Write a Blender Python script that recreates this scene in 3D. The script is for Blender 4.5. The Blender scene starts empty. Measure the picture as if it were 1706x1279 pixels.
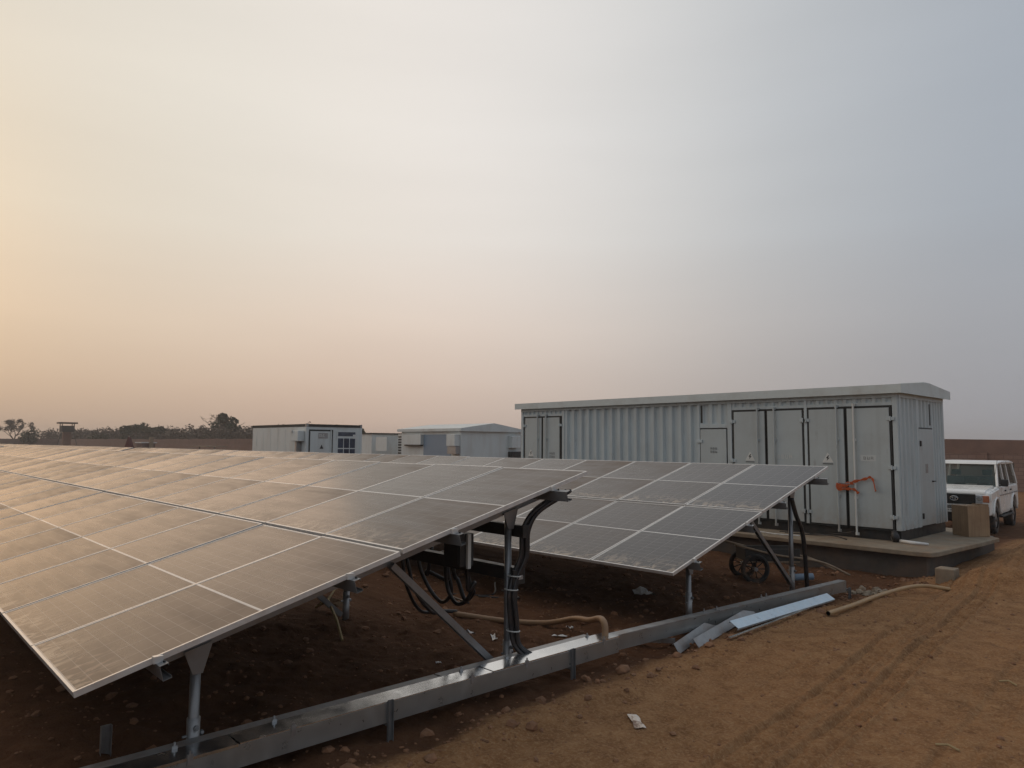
import bpy, math, random
import numpy as np
from mathutils import Vector, Matrix

R = math.radians
rng = random.Random(7)
SC = bpy.context.scene
COL = SC.collection

# ------------------------------------------------------------------ camera
cam_d = bpy.data.cameras.new("camera")
cam = bpy.data.objects.new("camera", cam_d)
COL.objects.link(cam)
_rt = Vector((0.68151457, 0.73177147, 0.00695688))
_up = Vector((0.05638398, -0.06198508, 0.99648316))
_fw = Vector((-0.72962918, 0.67872554, 0.08350392))
cam.matrix_world = Matrix(((_rt.x, _up.x, -_fw.x, 0.0), (_rt.y, _up.y, -_fw.y, 0.0),
                           (_rt.z, _up.z, -_fw.z, 2.30), (0, 0, 0, 1)))
cam_d.sensor_width = 36.0
cam_d.lens = 1189.9 / 1706.0 * 36.0
cam_d.clip_start = 0.05
cam_d.clip_end = 4000.0
SC.camera = cam

# ------------------------------------------------------------------ sky
SUN_AZ = R(186.0)      # towards -X: along the rows, outside the left of the frame
SUN_EL = R(14.0)
SUN_DIR = Vector((math.cos(SUN_AZ) * math.cos(SUN_EL), math.sin(SUN_AZ) * math.cos(SUN_EL), math.sin(SUN_EL)))
world = bpy.data.worlds.new("World")
SC.world = world
world.use_nodes = True
wn, wl = world.node_tree.nodes, world.node_tree.links
wn.clear()


def wnode(t, **kw):
    n = wn.new(t)
    for k, v in kw.items():
        setattr(n, k, v)
    return n


def ramp_set(node, stops, interp='LINEAR'):
    cr = node.color_ramp
    cr.interpolation = interp
    while len(cr.elements) > 1:
        cr.elements.remove(cr.elements[0])
    for i, (p, c) in enumerate(stops):
        e = cr.elements[0] if i == 0 else cr.elements.new(p)
        e.position = p
        e.color = (*c, 1.0) if len(c) == 3 else c


w_out = wnode('ShaderNodeOutputWorld')
w_bg = wnode('ShaderNodeBackground')
w_tc = wnode('ShaderNodeTexCoord')
w_dot = wnode('ShaderNodeVectorMath', operation='DOT_PRODUCT')
w_dot.inputs[1].default_value = SUN_DIR
w_acos = wnode('ShaderNodeMath', operation='ARCCOSINE')
w_div = wnode('ShaderNodeMath', operation='DIVIDE')
w_div.inputs[1].default_value = math.pi
w_rampA = wnode('ShaderNodeValToRGB')
ramp_set(w_rampA, [(0 / 180, (.78, .60, .43)), (10 / 180, (.74, .64, .51)), (17 / 180, (.74, .68, .585)),
                   (24 / 180, (.785, .735, .65)), (32 / 180, (.83, .78, .71)), (42 / 180, (.865, .815, .765)),
                   (54 / 180, (.755, .74, .72)), (66 / 180, (.535, .555, .575)), (80 / 180, (.385, .422, .475)),
                   (100 / 180, (.37, .42, .49)), (1.0, (.40, .44, .49))], 'B_SPLINE')
w_sep = wnode('ShaderNodeSeparateXYZ')
w_asin = wnode('ShaderNodeMath', operation='ARCSINE')
w_map = wnode('ShaderNodeMapRange')
w_map.inputs['From Min'].default_value = R(-10)
w_map.inputs['From Max'].default_value = R(35)
w_rampB = wnode('ShaderNodeValToRGB')
e = lambda d: (d + 10) / 45
ramp_set(w_rampB, [(0.0, (.50, .40, .33)), (e(0), (.69, .53, .45)), (e(4), (.78, .635, .555)), (e(9), (.91, .80, .73)),
                   (e(16), (.97, .95, .93)), (e(24), (1, 1, 1)), (1.0, (1, 1, 1))], 'LINEAR')
w_mul = wnode('ShaderNodeMix', data_type='RGBA', blend_type='MULTIPLY')
w_mul.inputs['Factor'].default_value = 1.0
w_sky = wnode('ShaderNodeTexSky', sky_type='NISHITA')
w_sky.sun_disc = False
w_sky.sun_elevation = SUN_EL
w_sky.sun_rotation = R(90) - SUN_AZ
w_sky.dust_density = 6.0
w_sky.air_density = 1.2
w_scale = wnode('ShaderNodeMix', data_type='RGBA', blend_type='MULTIPLY')
w_scale.inputs['Factor'].default_value = 1.0
w_scale.inputs['B'].default_value = (.09, .09, .09, 1)
w_mix = wnode('ShaderNodeMix', data_type='RGBA', blend_type='MIX')
w_mix.inputs['Factor'].default_value = 0.04
# very soft, wide veil of high haze so the sky is not a perfect gradient
w_noise = wnode('ShaderNodeTexNoise')
w_noise.inputs['Scale'].default_value = 2.2
w_noise.inputs['Detail'].default_value = 3.0
w_nmap = wnode('ShaderNodeMapRange')
w_nmap.inputs['To Min'].default_value = .955
w_nmap.inputs['To Max'].default_value = 1.04
w_veil = wnode('ShaderNodeMix', data_type='RGBA', blend_type='MULTIPLY')
w_veil.inputs['Factor'].default_value = 1.0
w_stretch = wnode('ShaderNodeMapping')
w_stretch.inputs['Scale'].default_value = (1, 1, 7)
L = wl.new
L(w_tc.outputs['Generated'], w_dot.inputs[0]); L(w_dot.outputs['Value'], w_acos.inputs[0])
L(w_acos.outputs[0], w_div.inputs[0]); L(w_div.outputs[0], w_rampA.inputs['Fac'])
L(w_tc.outputs['Generated'], w_sep.inputs[0]); L(w_sep.outputs['Z'], w_asin.inputs[0])
L(w_asin.outputs[0], w_map.inputs['Value']); L(w_map.outputs[0], w_rampB.inputs['Fac'])
w_fade = wnode('ShaderNodeMapRange')
for k_, v_ in (('From Min', 35 / 180), ('From Max', 85 / 180), ('To Min', 1.0), ('To Max', .5)):
    w_fade.inputs[k_].default_value = v_
L(w_div.outputs[0], w_fade.inputs['Value']); L(w_fade.outputs[0], w_mul.inputs['Factor'])
L(w_rampA.outputs[0], w_mul.inputs['A']); L(w_rampB.outputs[0], w_mul.inputs['B'])
L(w_sky.outputs[0], w_scale.inputs['A'])
L(w_mul.outputs['Result'], w_mix.inputs['A']); L(w_scale.outputs['Result'], w_mix.inputs['B'])
L(w_tc.outputs['Generated'], w_stretch.inputs[0]); L(w_stretch.outputs[0], w_noise.inputs['Vector'])
L(w_noise.outputs['Fac'], w_nmap.inputs['Value'])
L(w_mix.outputs['Result'], w_veil.inputs['A']); L(w_nmap.outputs[0], w_veil.inputs['B'])
L(w_veil.outputs['Result'], w_bg.inputs['Color'])
w_bg.inputs['Strength'].default_value = 1.0
L(w_bg.outputs[0], w_out.inputs[0])

# ------------------------------------------------------------------ sun (hazy, low, wide)
sun_d = bpy.data.lights.new("sun", 'SUN')
sun_d.energy = 0.55
sun_d.angle = R(60)
sun_d.color = (1.0, .58, .30)
sun = bpy.data.objects.new("sun", sun_d)
COL.objects.link(sun)
sun.rotation_euler = SUN_DIR.to_track_quat('Z', 'Y').to_euler()

SC.view_settings.view_transform = 'Standard'
SC.view_settings.look = 'None'
SC.view_settings.exposure = 0.0
SC.view_settings.gamma = 1.0
SC.view_settings.use_curve_mapping = False


# ================================================================== mesh builder
class MB:
    def __init__(self):
        self.v, self.f, self.mi, self.m = [], [], [], 0

    def add(self, vs, fs):
        b = len(self.v)
        self.v += [tuple(p) for p in vs]
        self.f += [tuple(b + i for i in f) for f in fs]
        self.mi += [self.m] * len(fs)
        return self

    def box(self, x0, x1, y0, y1, z0, z1):
        x0, x1 = sorted((x0, x1)); y0, y1 = sorted((y0, y1)); z0, z1 = sorted((z0, z1))
        v = [(x, y, z) for z in (z0, z1) for y in (y0, y1) for x in (x0, x1)]
        return self.add(v, [(0, 2, 3, 1), (4, 5, 7, 6), (0, 1, 5, 4), (2, 6, 7, 3), (0, 4, 6, 2), (1, 3, 7, 5)])

    def bar(self, p0, p1, w, h, up=(0, 0, 1)):
        p0, p1 = Vector(p0), Vector(p1)
        d = (p1 - p0).normalized()
        u = Vector(up)
        s = d.cross(u)
        if s.length < 1e-5:
            s = d.cross(Vector((1, 0, 0)))
        s.normalize()
        u = s.cross(d)
        v = []
        for p in (p0, p1):
            for a, b in ((-1, -1), (1, -1), (1, 1), (-1, 1)):
                v.append(p + s * a * w / 2 + u * b * h / 2)
        return self.add(v, [(3, 2, 1, 0), (4, 5, 6, 7), (0, 1, 5, 4), (1, 2, 6, 5), (2, 3, 7, 6), (3, 0, 4, 7)])

    def channel(self, p0, p1, prof, up=(0, 0, 1)):
        """open thin profile (list of (side, up) points, closed outline) swept from p0 to p1"""
        p0, p1 = Vector(p0), Vector(p1)
        d = (p1 - p0).normalized()
        s = d.cross(Vector(up)).normalized()
        u = s.cross(d)
        n = len(prof)
        v = [p + s * a + u * b for p in (p0, p1) for a, b in prof]
        fs = [(i, (i + 1) % n, n + (i + 1) % n, n + i) for i in range(n)]
        fs += [tuple(reversed(range(n))), tuple(range(n, 2 * n))]
        return self.add(v, fs)

    def cyl(self, p0, p1, r0, r1=None, n=12, caps=True):
        r1 = r0 if r1 is None else r1
        p0, p1 = Vector(p0), Vector(p1)
        d = (p1 - p0).normalized()
        a = d.orthogonal().normalized()
        b = d.cross(a)
        v = []
        for p, r in ((p0, r0), (p1, r1)):
            for i in range(n):
                t = 2 * math.pi * i / n
                v.append(p + a * math.cos(t) * r + b * math.sin(t) * r)
        fs = [(i, (i + 1) % n, n + (i + 1) % n, n + i) for i in range(n)]
        if caps:
            fs += [tuple(reversed(range(n))), tuple(range(n, 2 * n))]
        return self.add(v, fs)

    def tube(self, pts, r, n=8, caps=True, ripple=0.0):
        pts = [Vector(p) for p in pts]
        m = len(pts)
        tang = [(pts[min(i + 1, m - 1)] - pts[max(i - 1, 0)]).normalized() for i in range(m)]
        a = tang[0].orthogonal().normalized()
        v = []
        for i, p in enumerate(pts):
            t = tang[i]
            a = (a - t * a.dot(t)).normalized()
            b = t.cross(a)
            rr = (r[i] if isinstance(r, (list, tuple)) else r) * (1 + ripple * (1 if i % 2 else -1))
            for k in range(n):
                q = 2 * math.pi * k / n
                v.append(p + a * math.cos(q) * rr + b * math.sin(q) * rr)
        fs = []
        for i in range(m - 1):
            for k in range(n):
                fs.append((i * n + k, i * n + (k + 1) % n, (i + 1) * n + (k + 1) % n, (i + 1) * n + k))
        if caps:
            fs += [tuple(reversed(range(n))), tuple(range((m - 1) * n, m * n))]
        return self.add(v, fs)

    def torus(self, c, axis, R0, r, n=28, k=8):
        c = Vector(c); ax = Vector(axis).normalized()
        a = ax.orthogonal().normalized(); b = ax.cross(a)
        v = []
        for i in range(n):
            t = 2 * math.pi * i / n
            d = a * math.cos(t) + b * math.sin(t)
            for j in range(k):
                q = 2 * math.pi * j / k
                v.append(c + d * (R0 + r * math.cos(q)) + ax * r * math.sin(q))
        fs = [(i * k + j, ((i + 1) % n) * k + j, ((i + 1) % n) * k + (j + 1) % k, i * k + (j + 1) % k)
              for i in range(n) for j in range(k)]
        return self.add(v, fs)

    def prism(self, poly, axis, a0, a1):
        """poly of 2-D points, extruded along axis ('X': poly=(y,z); 'Y': (x,z); 'Z': (x,y))"""
        def P(p, a):
            return {'X': (a, p[0], p[1]), 'Y': (p[0], a, p[1]), 'Z': (p[0], p[1], a)}[axis]
        n = len(poly)
        v = [P(p, a0) for p in poly] + [P(p, a1) for p in poly]
        fs = [(i, (i + 1) % n, n + (i + 1) % n, n + i) for i in range(n)] + [tuple(reversed(range(n))), tuple(range(n, 2 * n))]
        return self.add(v, fs)

    def mesh(self, name, mats, off=None):
        me = bpy.data.meshes.new(name)
        v = self.v if off is None else [(p[0] - off[0], p[1] - off[1], p[2] - off[2]) for p in self.v]
        me.from_pydata(v, [], self.f)
        for m in (mats if isinstance(mats, (list, tuple)) else [mats]):
            me.materials.append(m)
        if any(self.mi):
            me.polygons.foreach_set('material_index', self.mi)
        me.update()
        import bmesh
        bm = bmesh.new(); bm.from_mesh(me)
        bmesh.ops.recalc_face_normals(bm, faces=bm.faces)
        bm.to_mesh(me); bm.free()
        return me


def wloc(o):
    p = Vector((0, 0, 0))
    while o is not None:
        p += o.location
        o = o.parent
    return p


def part(name, mb, mats, parent=None, world=True, bevel=0.0, smooth=False, label=None, kind=None, loc=None):
    """mesh object; geometry in world coordinates (world=True) or in the parent's own frame"""
    me = mb if isinstance(mb, bpy.types.Mesh) else mb.mesh(name, mats, wloc(parent) if (world and parent) else None)
    o = bpy.data.objects.new(name, me)
    COL.objects.link(o)
    if parent:
        o.parent = parent
    if loc is not None:
        o.location = loc
    if bevel:
        b = o.modifiers.new('bevel', 'BEVEL')
        b.width = bevel; b.segments = 2; b.limit_method = 'ANGLE'; b.angle_limit = R(35)
        b.use_clamp_overlap = True
        smooth = smooth or False
    if smooth:
        me.polygons.foreach_set('use_smooth', [True] * len(me.polygons))
    if label: o['label'] = label
    if kind: o['kind'] = kind
    return o


def tag(o, label, cat, group=None):
    o['label'] = label; o['category'] = cat
    if group: o['group'] = group
    return o


def thing(name, label, cat, loc=(0, 0, 0), rz=0.0, group=None):
    o = bpy.data.objects.new(name, None)
    COL.objects.link(o)
    o.location = loc; o.rotation_euler = (0, 0, rz)
    o.empty_display_size = .2
    return tag(o, label, cat, group)


def solo(name, mb, mats, label, cat, group=None, **kw):
    return tag(part(name, mb, mats, None, **kw), label, cat, group)


def spline(pts, n=8):
    """Catmull-Rom through pts"""
    P = [Vector(p) for p in pts]
    P = [P[0] * 2 - P[1]] + P + [P[-1] * 2 - P[-2]]
    out = []
    for i in range(1, len(P) - 2):
        for k in range(n):
            t = k / n
            a, b, c, d = P[i - 1], P[i], P[i + 1], P[i + 2]
            out.append(.5 * ((2 * b) + (c - a) * t + (2 * a - 5 * b + 4 * c - d) * t * t + (3 * b - a - 3 * c + d) * t ** 3))
    out.append(P[-2])
    return out


# ================================================================== materials
def mat(name, base=(.5, .5, .5), rough=.6, metal=0.0, spec=.5):
    m = bpy.data.materials.new(name)
    m.use_nodes = True
    b = m.node_tree.nodes['Principled BSDF']
    b.inputs['Base Color'].default_value = (*base, 1)
    b.inputs['Roughness'].default_value = rough
    b.inputs['Metallic'].default_value = metal
    b.inputs['Specular IOR Level'].default_value = spec
    return m, m.node_tree, b


def N(nt, t, **kw):
    n = nt.nodes.new(t)
    for k, v in kw.items():
        setattr(n, k, v)
    return n


def noise(nt, scale, detail=4, rough=.55, coord='Object', stretch=None, dist=0.0):
    tc = N(nt, 'ShaderNodeTexCoord')
    src = tc.outputs[coord]
    if stretch:
        mp = N(nt, 'ShaderNodeMapping')
        mp.inputs['Scale'].default_value = stretch
        nt.links.new(src, mp.inputs[0]); src = mp.outputs[0]
    n = N(nt, 'ShaderNodeTexNoise')
    n.inputs['Scale'].default_value = scale
    n.inputs['Detail'].default_value = detail
    n.inputs['Roughness'].default_value = rough
    n.inputs['Distortion'].default_value = dist
    nt.links.new(src, n.inputs['Vector'])
    return n.outputs['Fac']


def ramp(nt, fac, stops, interp='LINEAR'):
    r = N(nt, 'ShaderNodeValToRGB')
    ramp_set(r, stops, interp)
    nt.links.new(fac, r.inputs['Fac'])
    return r.outputs['Color']


def mixc(nt, fac, a, b, blend='MIX'):
    m = N(nt, 'ShaderNodeMix', data_type='RGBA', blend_type=blend)
    for k, s in (('Factor', fac), ('A', a), ('B', b)):
        if isinstance(s, (int, float)):
            m.inputs[k].default_value = s
        elif isinstance(s, tuple):
            m.inputs[k].default_value = (*s, 1)
        else:
            nt.links.new(s, m.inputs[k])
    return m.outputs['Result']


def math_(nt, op, a, b=None, c=None, clamp=False):
    m = N(nt, 'ShaderNodeMath', operation=op)
    m.use_clamp = clamp
    for i, s in enumerate((a, b, c)):
        if s is None: continue
        if isinstance(s, (int, float)):
            m.inputs[i].default_value = s
        else:
            nt.links.new(s, m.inputs[i])
    return m.outputs[0]


def bump(nt, bsdf, h, strength=.3, dist=.02):
    b = N(nt, 'ShaderNodeBump')
    b.inputs['Strength'].default_value = strength
    b.inputs['Distance'].default_value = dist
    nt.links.new(h, b.inputs['Height'])
    nt.links.new(b.outputs[0], bsdf.inputs['Normal'])


def grey3(v): return (v, v, v)


def simple(name, c, rough=.6, metal=0., var=.25, scale=6., spec=.5, dirt=None, dirt_amt=.5, dscale=2.5, stretch=None, bmp=0., bscale=40., splash=False):
    """base colour with irregular wear + optional dirt that settles in patches"""
    m, nt, b = mat(name, c, rough, metal, spec)
    n1 = noise(nt, scale, 5, .6)
    lo = tuple(x * (1 - var) for x in c); hi = tuple(min(1, x * (1 + var * .6)) for x in c)
    col = ramp(nt, n1, [(.3, lo), (.7, hi)])
    if dirt:
        n2 = noise(nt, dscale, 6, .65, stretch=stretch)
        f = ramp(nt, n2, [(.45, grey3(0)), (.8, grey3(dirt_amt))])
        col = mixc(nt, f, col, dirt)
    if splash:
        tcs = N(nt, 'ShaderNodeTexCoord'); sz = N(nt, 'ShaderNodeSeparateXYZ'); nt.links.new(tcs.outputs['Object'], sz.inputs[0])
        zt_n = math_(nt, 'SUBTRACT', 1.0, math_(nt, 'DIVIDE', math_(nt, 'SUBTRACT', sz.outputs['Z'], .15), .75), clamp=True)
        f = math_(nt, 'MULTIPLY', math_(nt, 'POWER', zt_n, 1.6), ramp(nt, noise(nt, 5, 6, .7), [(.35, grey3(.1)), (.7, grey3(.7))]))
        col = mixc(nt, f, col, (.30, .20, .13))
        fr = ramp(nt, noise(nt, 3.2, 7, .7, stretch=(1, 1, .35)), [(.60, grey3(0)), (.70, grey3(.35))])
        col = mixc(nt, fr, col, (.20, .17, .14))
        fv = ramp(nt, noise(nt, 7, 4, .6, stretch=(1, 1, .04)), [(.52, grey3(0)), (.72, grey3(.22))])
        col = mixc(nt, fv, col, (.28, .29, .28))
    nt.links.new(col, b.inputs['Base Color'])
    rr = ramp(nt, n1, [(.25, grey3(max(0, rough - .12))), (.75, grey3(min(1, rough + .12)))])
    nt.links.new(rr, b.inputs['Roughness'])
    if bmp:
        bump(nt, b, noise(nt, bscale, 4), bmp, .01)
    return m


RED = (.26, .125, .058)
M = {}
M['galv'] = simple('galvanised_steel', (.255, .26, .265), .40, .6, .10, 9, dirt=(.25, .19, .15), dirt_amt=.2, dscale=5)
M['galv_tray'] = simple('galvanised_tray', (.37, .38, .375), .34, .7, .12, 8, dirt=(.25, .19, .14), dirt_amt=.3, dscale=4)
M['galv_new'] = simple('bright_galvanised_cover', (.72, .75, .77), .20, .97, .05, 5, dirt=(.42, .38, .33), dirt_amt=.15, dscale=2)
M['galv_dull'] = simple('dull_zinc_strip', (.36, .36, .36), .5, .7, .2, 15, dirt=(.25, .16, .1), dirt_amt=.6, dscale=4)
M['alu'] = simple('aluminium_frame', (.68, .67, .65), .45, .55, .1, 12, dirt=(.45, .38, .31), dirt_amt=.2, dscale=4)
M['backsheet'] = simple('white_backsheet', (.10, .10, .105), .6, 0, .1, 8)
M['paint'] = simple('grey_green_paint', (.475, .54, .555), .46, 0, .05, 1.6, dirt=(.30, .29, .27), dirt_amt=.45, dscale=1.6, stretch=(3, 3, .55), splash=True)
M['paint_door'] = simple('grey_green_door_paint', (.435, .485, .488), .40, 0, .05, 1.3, dirt=(.30, .29, .27), dirt_amt=.40, dscale=1.1, splash=True)
M['paint_roof'] = simple('roof_paint', (.57, .625, .615), .5, 0, .06, 2., dirt=(.28, .25, .21), dirt_amt=.5, dscale=2)
M['paint_pale'] = simple('pale_cabin_paint', (.60, .64, .63), .5, 0, .05, .8, dirt=(.40, .36, .31), dirt_amt=.5, dscale=.9, stretch=(2, 2, .5))
M['rubber'] = simple('black_rubber', (.014, .016, .016), .55, 0, .3, 10)
M['black'] = simple('black_paint', (.018, .019, .02), .5, 0, .3, 6, dirt=(.13, .075, .04), dirt_amt=.3)
M['cable'] = simple('black_cable', (.015, .015, .017), .45, 0, .3, 20, dirt=(.14, .08, .045), dirt_amt=.35, dscale=8)
M['hose'] = simple('tan_conduit', (.32, .19, .10), .55, 0, .15, 8, dirt=(.22, .11, .055), dirt_amt=.7, dscale=5)
M['pipe'] = simple('ochre_conduit', (.42, .27, .13), .5, 0, .15, 8, dirt=(.25, .13, .065), dirt_amt=.7, dscale=4)
M['white'] = simple('white_plastic', (.72, .72, .70), .5, 0, .12, 10, dirt=(.35, .22, .14), dirt_amt=.5, dscale=9)
M['concrete'] = simple('concrete', (.28, .225, .16), .85, 0, .3, 4, dirt=(.24, .135, .07), dirt_amt=.9, dscale=2.2, bmp=.25, bscale=30)
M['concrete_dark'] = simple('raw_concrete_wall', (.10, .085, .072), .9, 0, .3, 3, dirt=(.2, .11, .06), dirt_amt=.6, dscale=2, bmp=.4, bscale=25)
M['mudwall'] = simple('brown_wall_render', (.20, .13, .105), .95, 0, .2, 1.2, dirt=(.13, .085, .07), dirt_amt=.6, dscale=.7, bmp=.3, bscale=6)
M['wood'] = simple('weathered_wood', (.28, .2, .13), .8, 0, .3, 9, stretch=None)
M['orange'] = simple('orange_strap_cloth', (.50, .11, .035), .8, 0, .25, 14)
M['blue_cover'] = simple('blue_filmed_steel', (.58, .70, .78), .35, .25, .12, 9, dirt=(.72, .72, .72), dirt_amt=.6, dscale=13)
M['dry'] = simple('dry_stalk', (.38, .28, .14), .8, 0, .3, 15)
M['red_cloth'] = simple('dark_red_tarpaulin', (.10, .018, .016), .8, 0, .25, 2)
M['bark'] = simple('bark', (.11, .08, .06), .9, 0, .3, 5)
M['blue_panel'] = simple('blue_grey_panel', (.20, .27, .35), .45, 0, .06, 1.)
M['tyre'] = simple('dusty_tyre', (.03, .028, .027), .85, 0, .2, 10, dirt=(.2, .115, .065), dirt_amt=.8, dscale=5)
M['carpaint'] = simple('dusty_white_car_paint', (.82, .82, .79), .28, 0, .05, 1.5, dirt=(.50, .38, .26), dirt_amt=.35, dscale=1.3)
M['chrome'] = simple('chrome', (.6, .6, .6), .2, 1., .1, 8)
M['lamp'] = simple('headlight_lens', (.5, .52, .55), .12, .35, .2, 12)
M['amber'] = simple('amber_lens', (.45, .16, .08), .2, 0, .2, 12)
M['seat'] = simple('grey_seat', (.06, .08, .09), .8, 0, .2, 5)
M['sign'] = simple('sign_white', (.62, .63, .60), .5, 0, .05, 5)
M['grey_sign'] = simple('sign_grey', (.50, .53, .52), .5, 0, .05, 5)
M['ink'] = simple('sign_ink', (.02, .02, .02), .6, 0, .1, 5)
M['faded'] = simple('faded_lettering', (.12, .125, .125), .6, 0, .3, 12)
M['dark_wood'] = simple('dark_planks', (.055, .05, .045), .85, 0, .3, 3)
M['brick'] = simple('red_brown_brick', (.16, .085, .06), .9, 0, .25, 6)

# glass of the car: tinted, lets the seats show
m, nt, b = mat('tinted_glass', (.05, .07, .07), .04, 0, .5)
b.inputs['Alpha'].default_value = .42
b.inputs['Base Color'].default_value = (.06, .10, .095, 1)
M['glass'] = m
m, nt, b = mat('dark_window_glass', (.03, .045, .07), .08, 0, .6)
nt.links.new(ramp(nt, noise(nt, 2.5, 3), [(.3, (.02, .03, .05)), (.7, (.06, .08, .12))]), b.inputs['Base Color'])
M['pane'] = m

# cardboard with faint vertical flutes and stains
m, nt, b = mat('cardboard', (.33, .21, .12), .85)
n1 = noise(nt, 3.5, 5); n2 = noise(nt, 30, 2, stretch=(1, 1, .05))
c = ramp(nt, n1, [(.3, (.25, .155, .09)), (.7, (.38, .25, .145))])
c = mixc(nt, .35, c, ramp(nt, n2, [(.35, (.22, .14, .08)), (.65, (.40, .27, .16))]))
nt.links.new(c, b.inputs['Base Color'])
M['card'] = m

# solar glass: half-cut cells under dusty glass.  Object coordinates = module frame (x across, y up the slope)
W_MOD, L_MOD = 1.303, 2.384
PITCH = 1.323


def solar_mat():
    m = bpy.data.materials.new('dusty_solar_glass')
    m.use_nodes = True
    nt = m.node_tree
    b = nt.nodes['Principled BSDF']
    tc = N(nt, 'ShaderNodeTexCoord'); sp = N(nt, 'ShaderNodeSeparateXYZ')
    nt.links.new(tc.outputs['Object'], sp.inputs[0])
    x, y = sp.outputs['X'], sp.outputs['Y']
    inf = N(nt, 'ShaderNodeObjectInfo')
    rnd = inf.outputs['Random']
    scol = N(nt, 'ShaderNodeSeparateColor'); nt.links.new(inf.outputs['Color'], scol.inputs[0])
    soil_k = scol.outputs[0]
    # cell gaps
    cx, cy = .2135, .1062
    fx = math_(nt, 'FRACT', math_(nt, 'DIVIDE', math_(nt, 'SUBTRACT', x, .011), cx))
    gx = math_(nt, 'LESS_THAN', math_(nt, 'MULTIPLY', math_(nt, 'MINIMUM', fx, math_(nt, 'SUBTRACT', 1, fx)), cx), .0030)
    ymid = math_(nt, 'ABSOLUTE', math_(nt, 'SUBTRACT', y, L_MOD / 2))
    fy = math_(nt, 'FRACT', math_(nt, 'DIVIDE', math_(nt, 'SUBTRACT', ymid, .011), cy))
    gy = math_(nt, 'LESS_THAN', math_(nt, 'MULTIPLY', math_(nt, 'MINIMUM', fy, math_(nt, 'SUBTRACT', 1, fy)), cy), .0022)
    mid = math_(nt, 'LESS_THAN', ymid, .010)
    edge = math_(nt, 'LESS_THAN', math_(nt, 'MINIMUM', math_(nt, 'MINIMUM', x, math_(nt, 'SUBTRACT', W_MOD, x)),
                                       math_(nt, 'MINIMUM', y, math_(nt, 'SUBTRACT', L_MOD, y))), .026)
    gap = math_(nt, 'MAXIMUM', gx, gy)
    # busbars, fine vertical lines in each cell
    fb = math_(nt, 'FRACT', math_(nt, 'DIVIDE', x, cx / 10))
    bus = math_(nt, 'MULTIPLY', math_(nt, 'LESS_THAN', fb, .06), .15)
    cell = mixc(nt, rnd, (.010, .013, .020), (.016, .018, .024))
    col = mixc(nt, bus, cell, (.16, .16, .17))
    col = mixc(nt, math_(nt, 'MULTIPLY', gap, .60), col, (.24, .24, .235))
    col = mixc(nt, edge, col, (.42, .41, .39))
    col = mixc(nt, mid, col, (.70, .69, .66))
    # dust film: module to module, streaks across, thicker towards the lower edge of each module
    mp = N(nt, 'ShaderNodeMapping'); mp.inputs['Scale'].default_value = (1.4, 5.5, 1)
    off = N(nt, 'ShaderNodeCombineXYZ')
    nt.links.new(math_(nt, 'MULTIPLY', rnd, 37.0), off.inputs[0]); nt.links.new(math_(nt, 'MULTIPLY', rnd, 91.0), off.inputs[1])
    nt.links.new(off.outputs[0], mp.inputs['Location']); nt.links.new(tc.outputs['Object'], mp.inputs[0])
    ns = N(nt, 'ShaderNodeTexNoise'); ns.inputs['Scale'].default_value = 1.0; ns.inputs['Detail'].default_value = 6; ns.inputs['Roughness'].default_value = .62
    nt.links.new(mp.outputs[0], ns.inputs['Vector'])
    streak = ramp(nt, ns.outputs['Fac'], [(.30, grey3(.38)), (.50, grey3(.60)), (.70, grey3(.86))])
    n_fine = noise(nt, 60, 3)
    low = math_(nt, 'POWER', math_(nt, 'SUBTRACT', 1, math_(nt, 'DIVIDE', y, .55), clamp=True), 2.0)
    smear_n = N(nt, 'ShaderNodeTexNoise'); smear_n.inputs['Scale'].default_value = 7; smear_n.inputs['Detail'].default_value = 7
    smear_n.inputs['Distortion'].default_value = 1.6
    mp2 = N(nt, 'ShaderNodeMapping'); mp2.inputs['Scale'].default_value = (1, .7, 1)
    nt.links.new(off.outputs[0], mp2.inputs['Location']); nt.links.new(tc.outputs['Object'], mp2.inputs[0]); nt.links.new(mp2.outputs[0], smear_n.inputs['Vector'])
    smear = math_(nt, 'MULTIPLY', ramp(nt, smear_n.outputs['Fac'], [(.48, grey3(0)), (.62, grey3(1))]), low)
    amt = math_(nt, 'MULTIPLY_ADD', math_(nt, 'MULTIPLY', streak, soil_k), DUST, .02)
    amt = math_(nt, 'ADD', amt, math_(nt, 'MULTIPLY', low, .07))
    halfy = math_(nt, 'FRACT', math_(nt, 'DIVIDE', y, L_MOD / 2 + .001))
    diag = math_(nt, 'ADD', math_(nt, 'MULTIPLY', halfy, .55), math_(nt, 'MULTIPLY', math_(nt, 'DIVIDE', x, W_MOD), .45))
    amt = math_(nt, 'MULTIPLY', amt, math_(nt, 'MULTIPLY_ADD', diag, 1.05, .42))
    amt = math_(nt, 'MULTIPLY_ADD', n_fine, .05, amt)
    dust = mixc(nt, ns.outputs['Fac'], (.32, .20, .115), (.28, .20, .13))
    col = mixc(nt, amt, col, dust)
    col = mixc(nt, math_(nt, 'MULTIPLY', smear, .55), col, (.60, .47, .34))
    nt.links.new(col, b.inputs['Base Color'])
    nt.links.new(math_(nt, 'MULTIPLY_ADD', amt, .85, .13), b.inputs['Roughness'])
    nt.links.new(math_(nt, 'MULTIPLY', math_(nt, 'SUBTRACT', 1.0, math_(nt, 'MULTIPLY', amt, 1.2), clamp=True), .30), b.inputs['Specular IOR Level'])
    b.inputs['IOR'].default_value = 1.5
    b.inputs['Specular IOR Level'].default_value = .34
    # glass is never quite flat, dust adds tooth
    h = noise(nt, .9, 2)
    bump(nt, b, math_(nt, 'MULTIPLY_ADD', smear, .6, math_(nt, 'MULTIPLY', n_fine, .15)), .12, .004)
    return m


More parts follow.
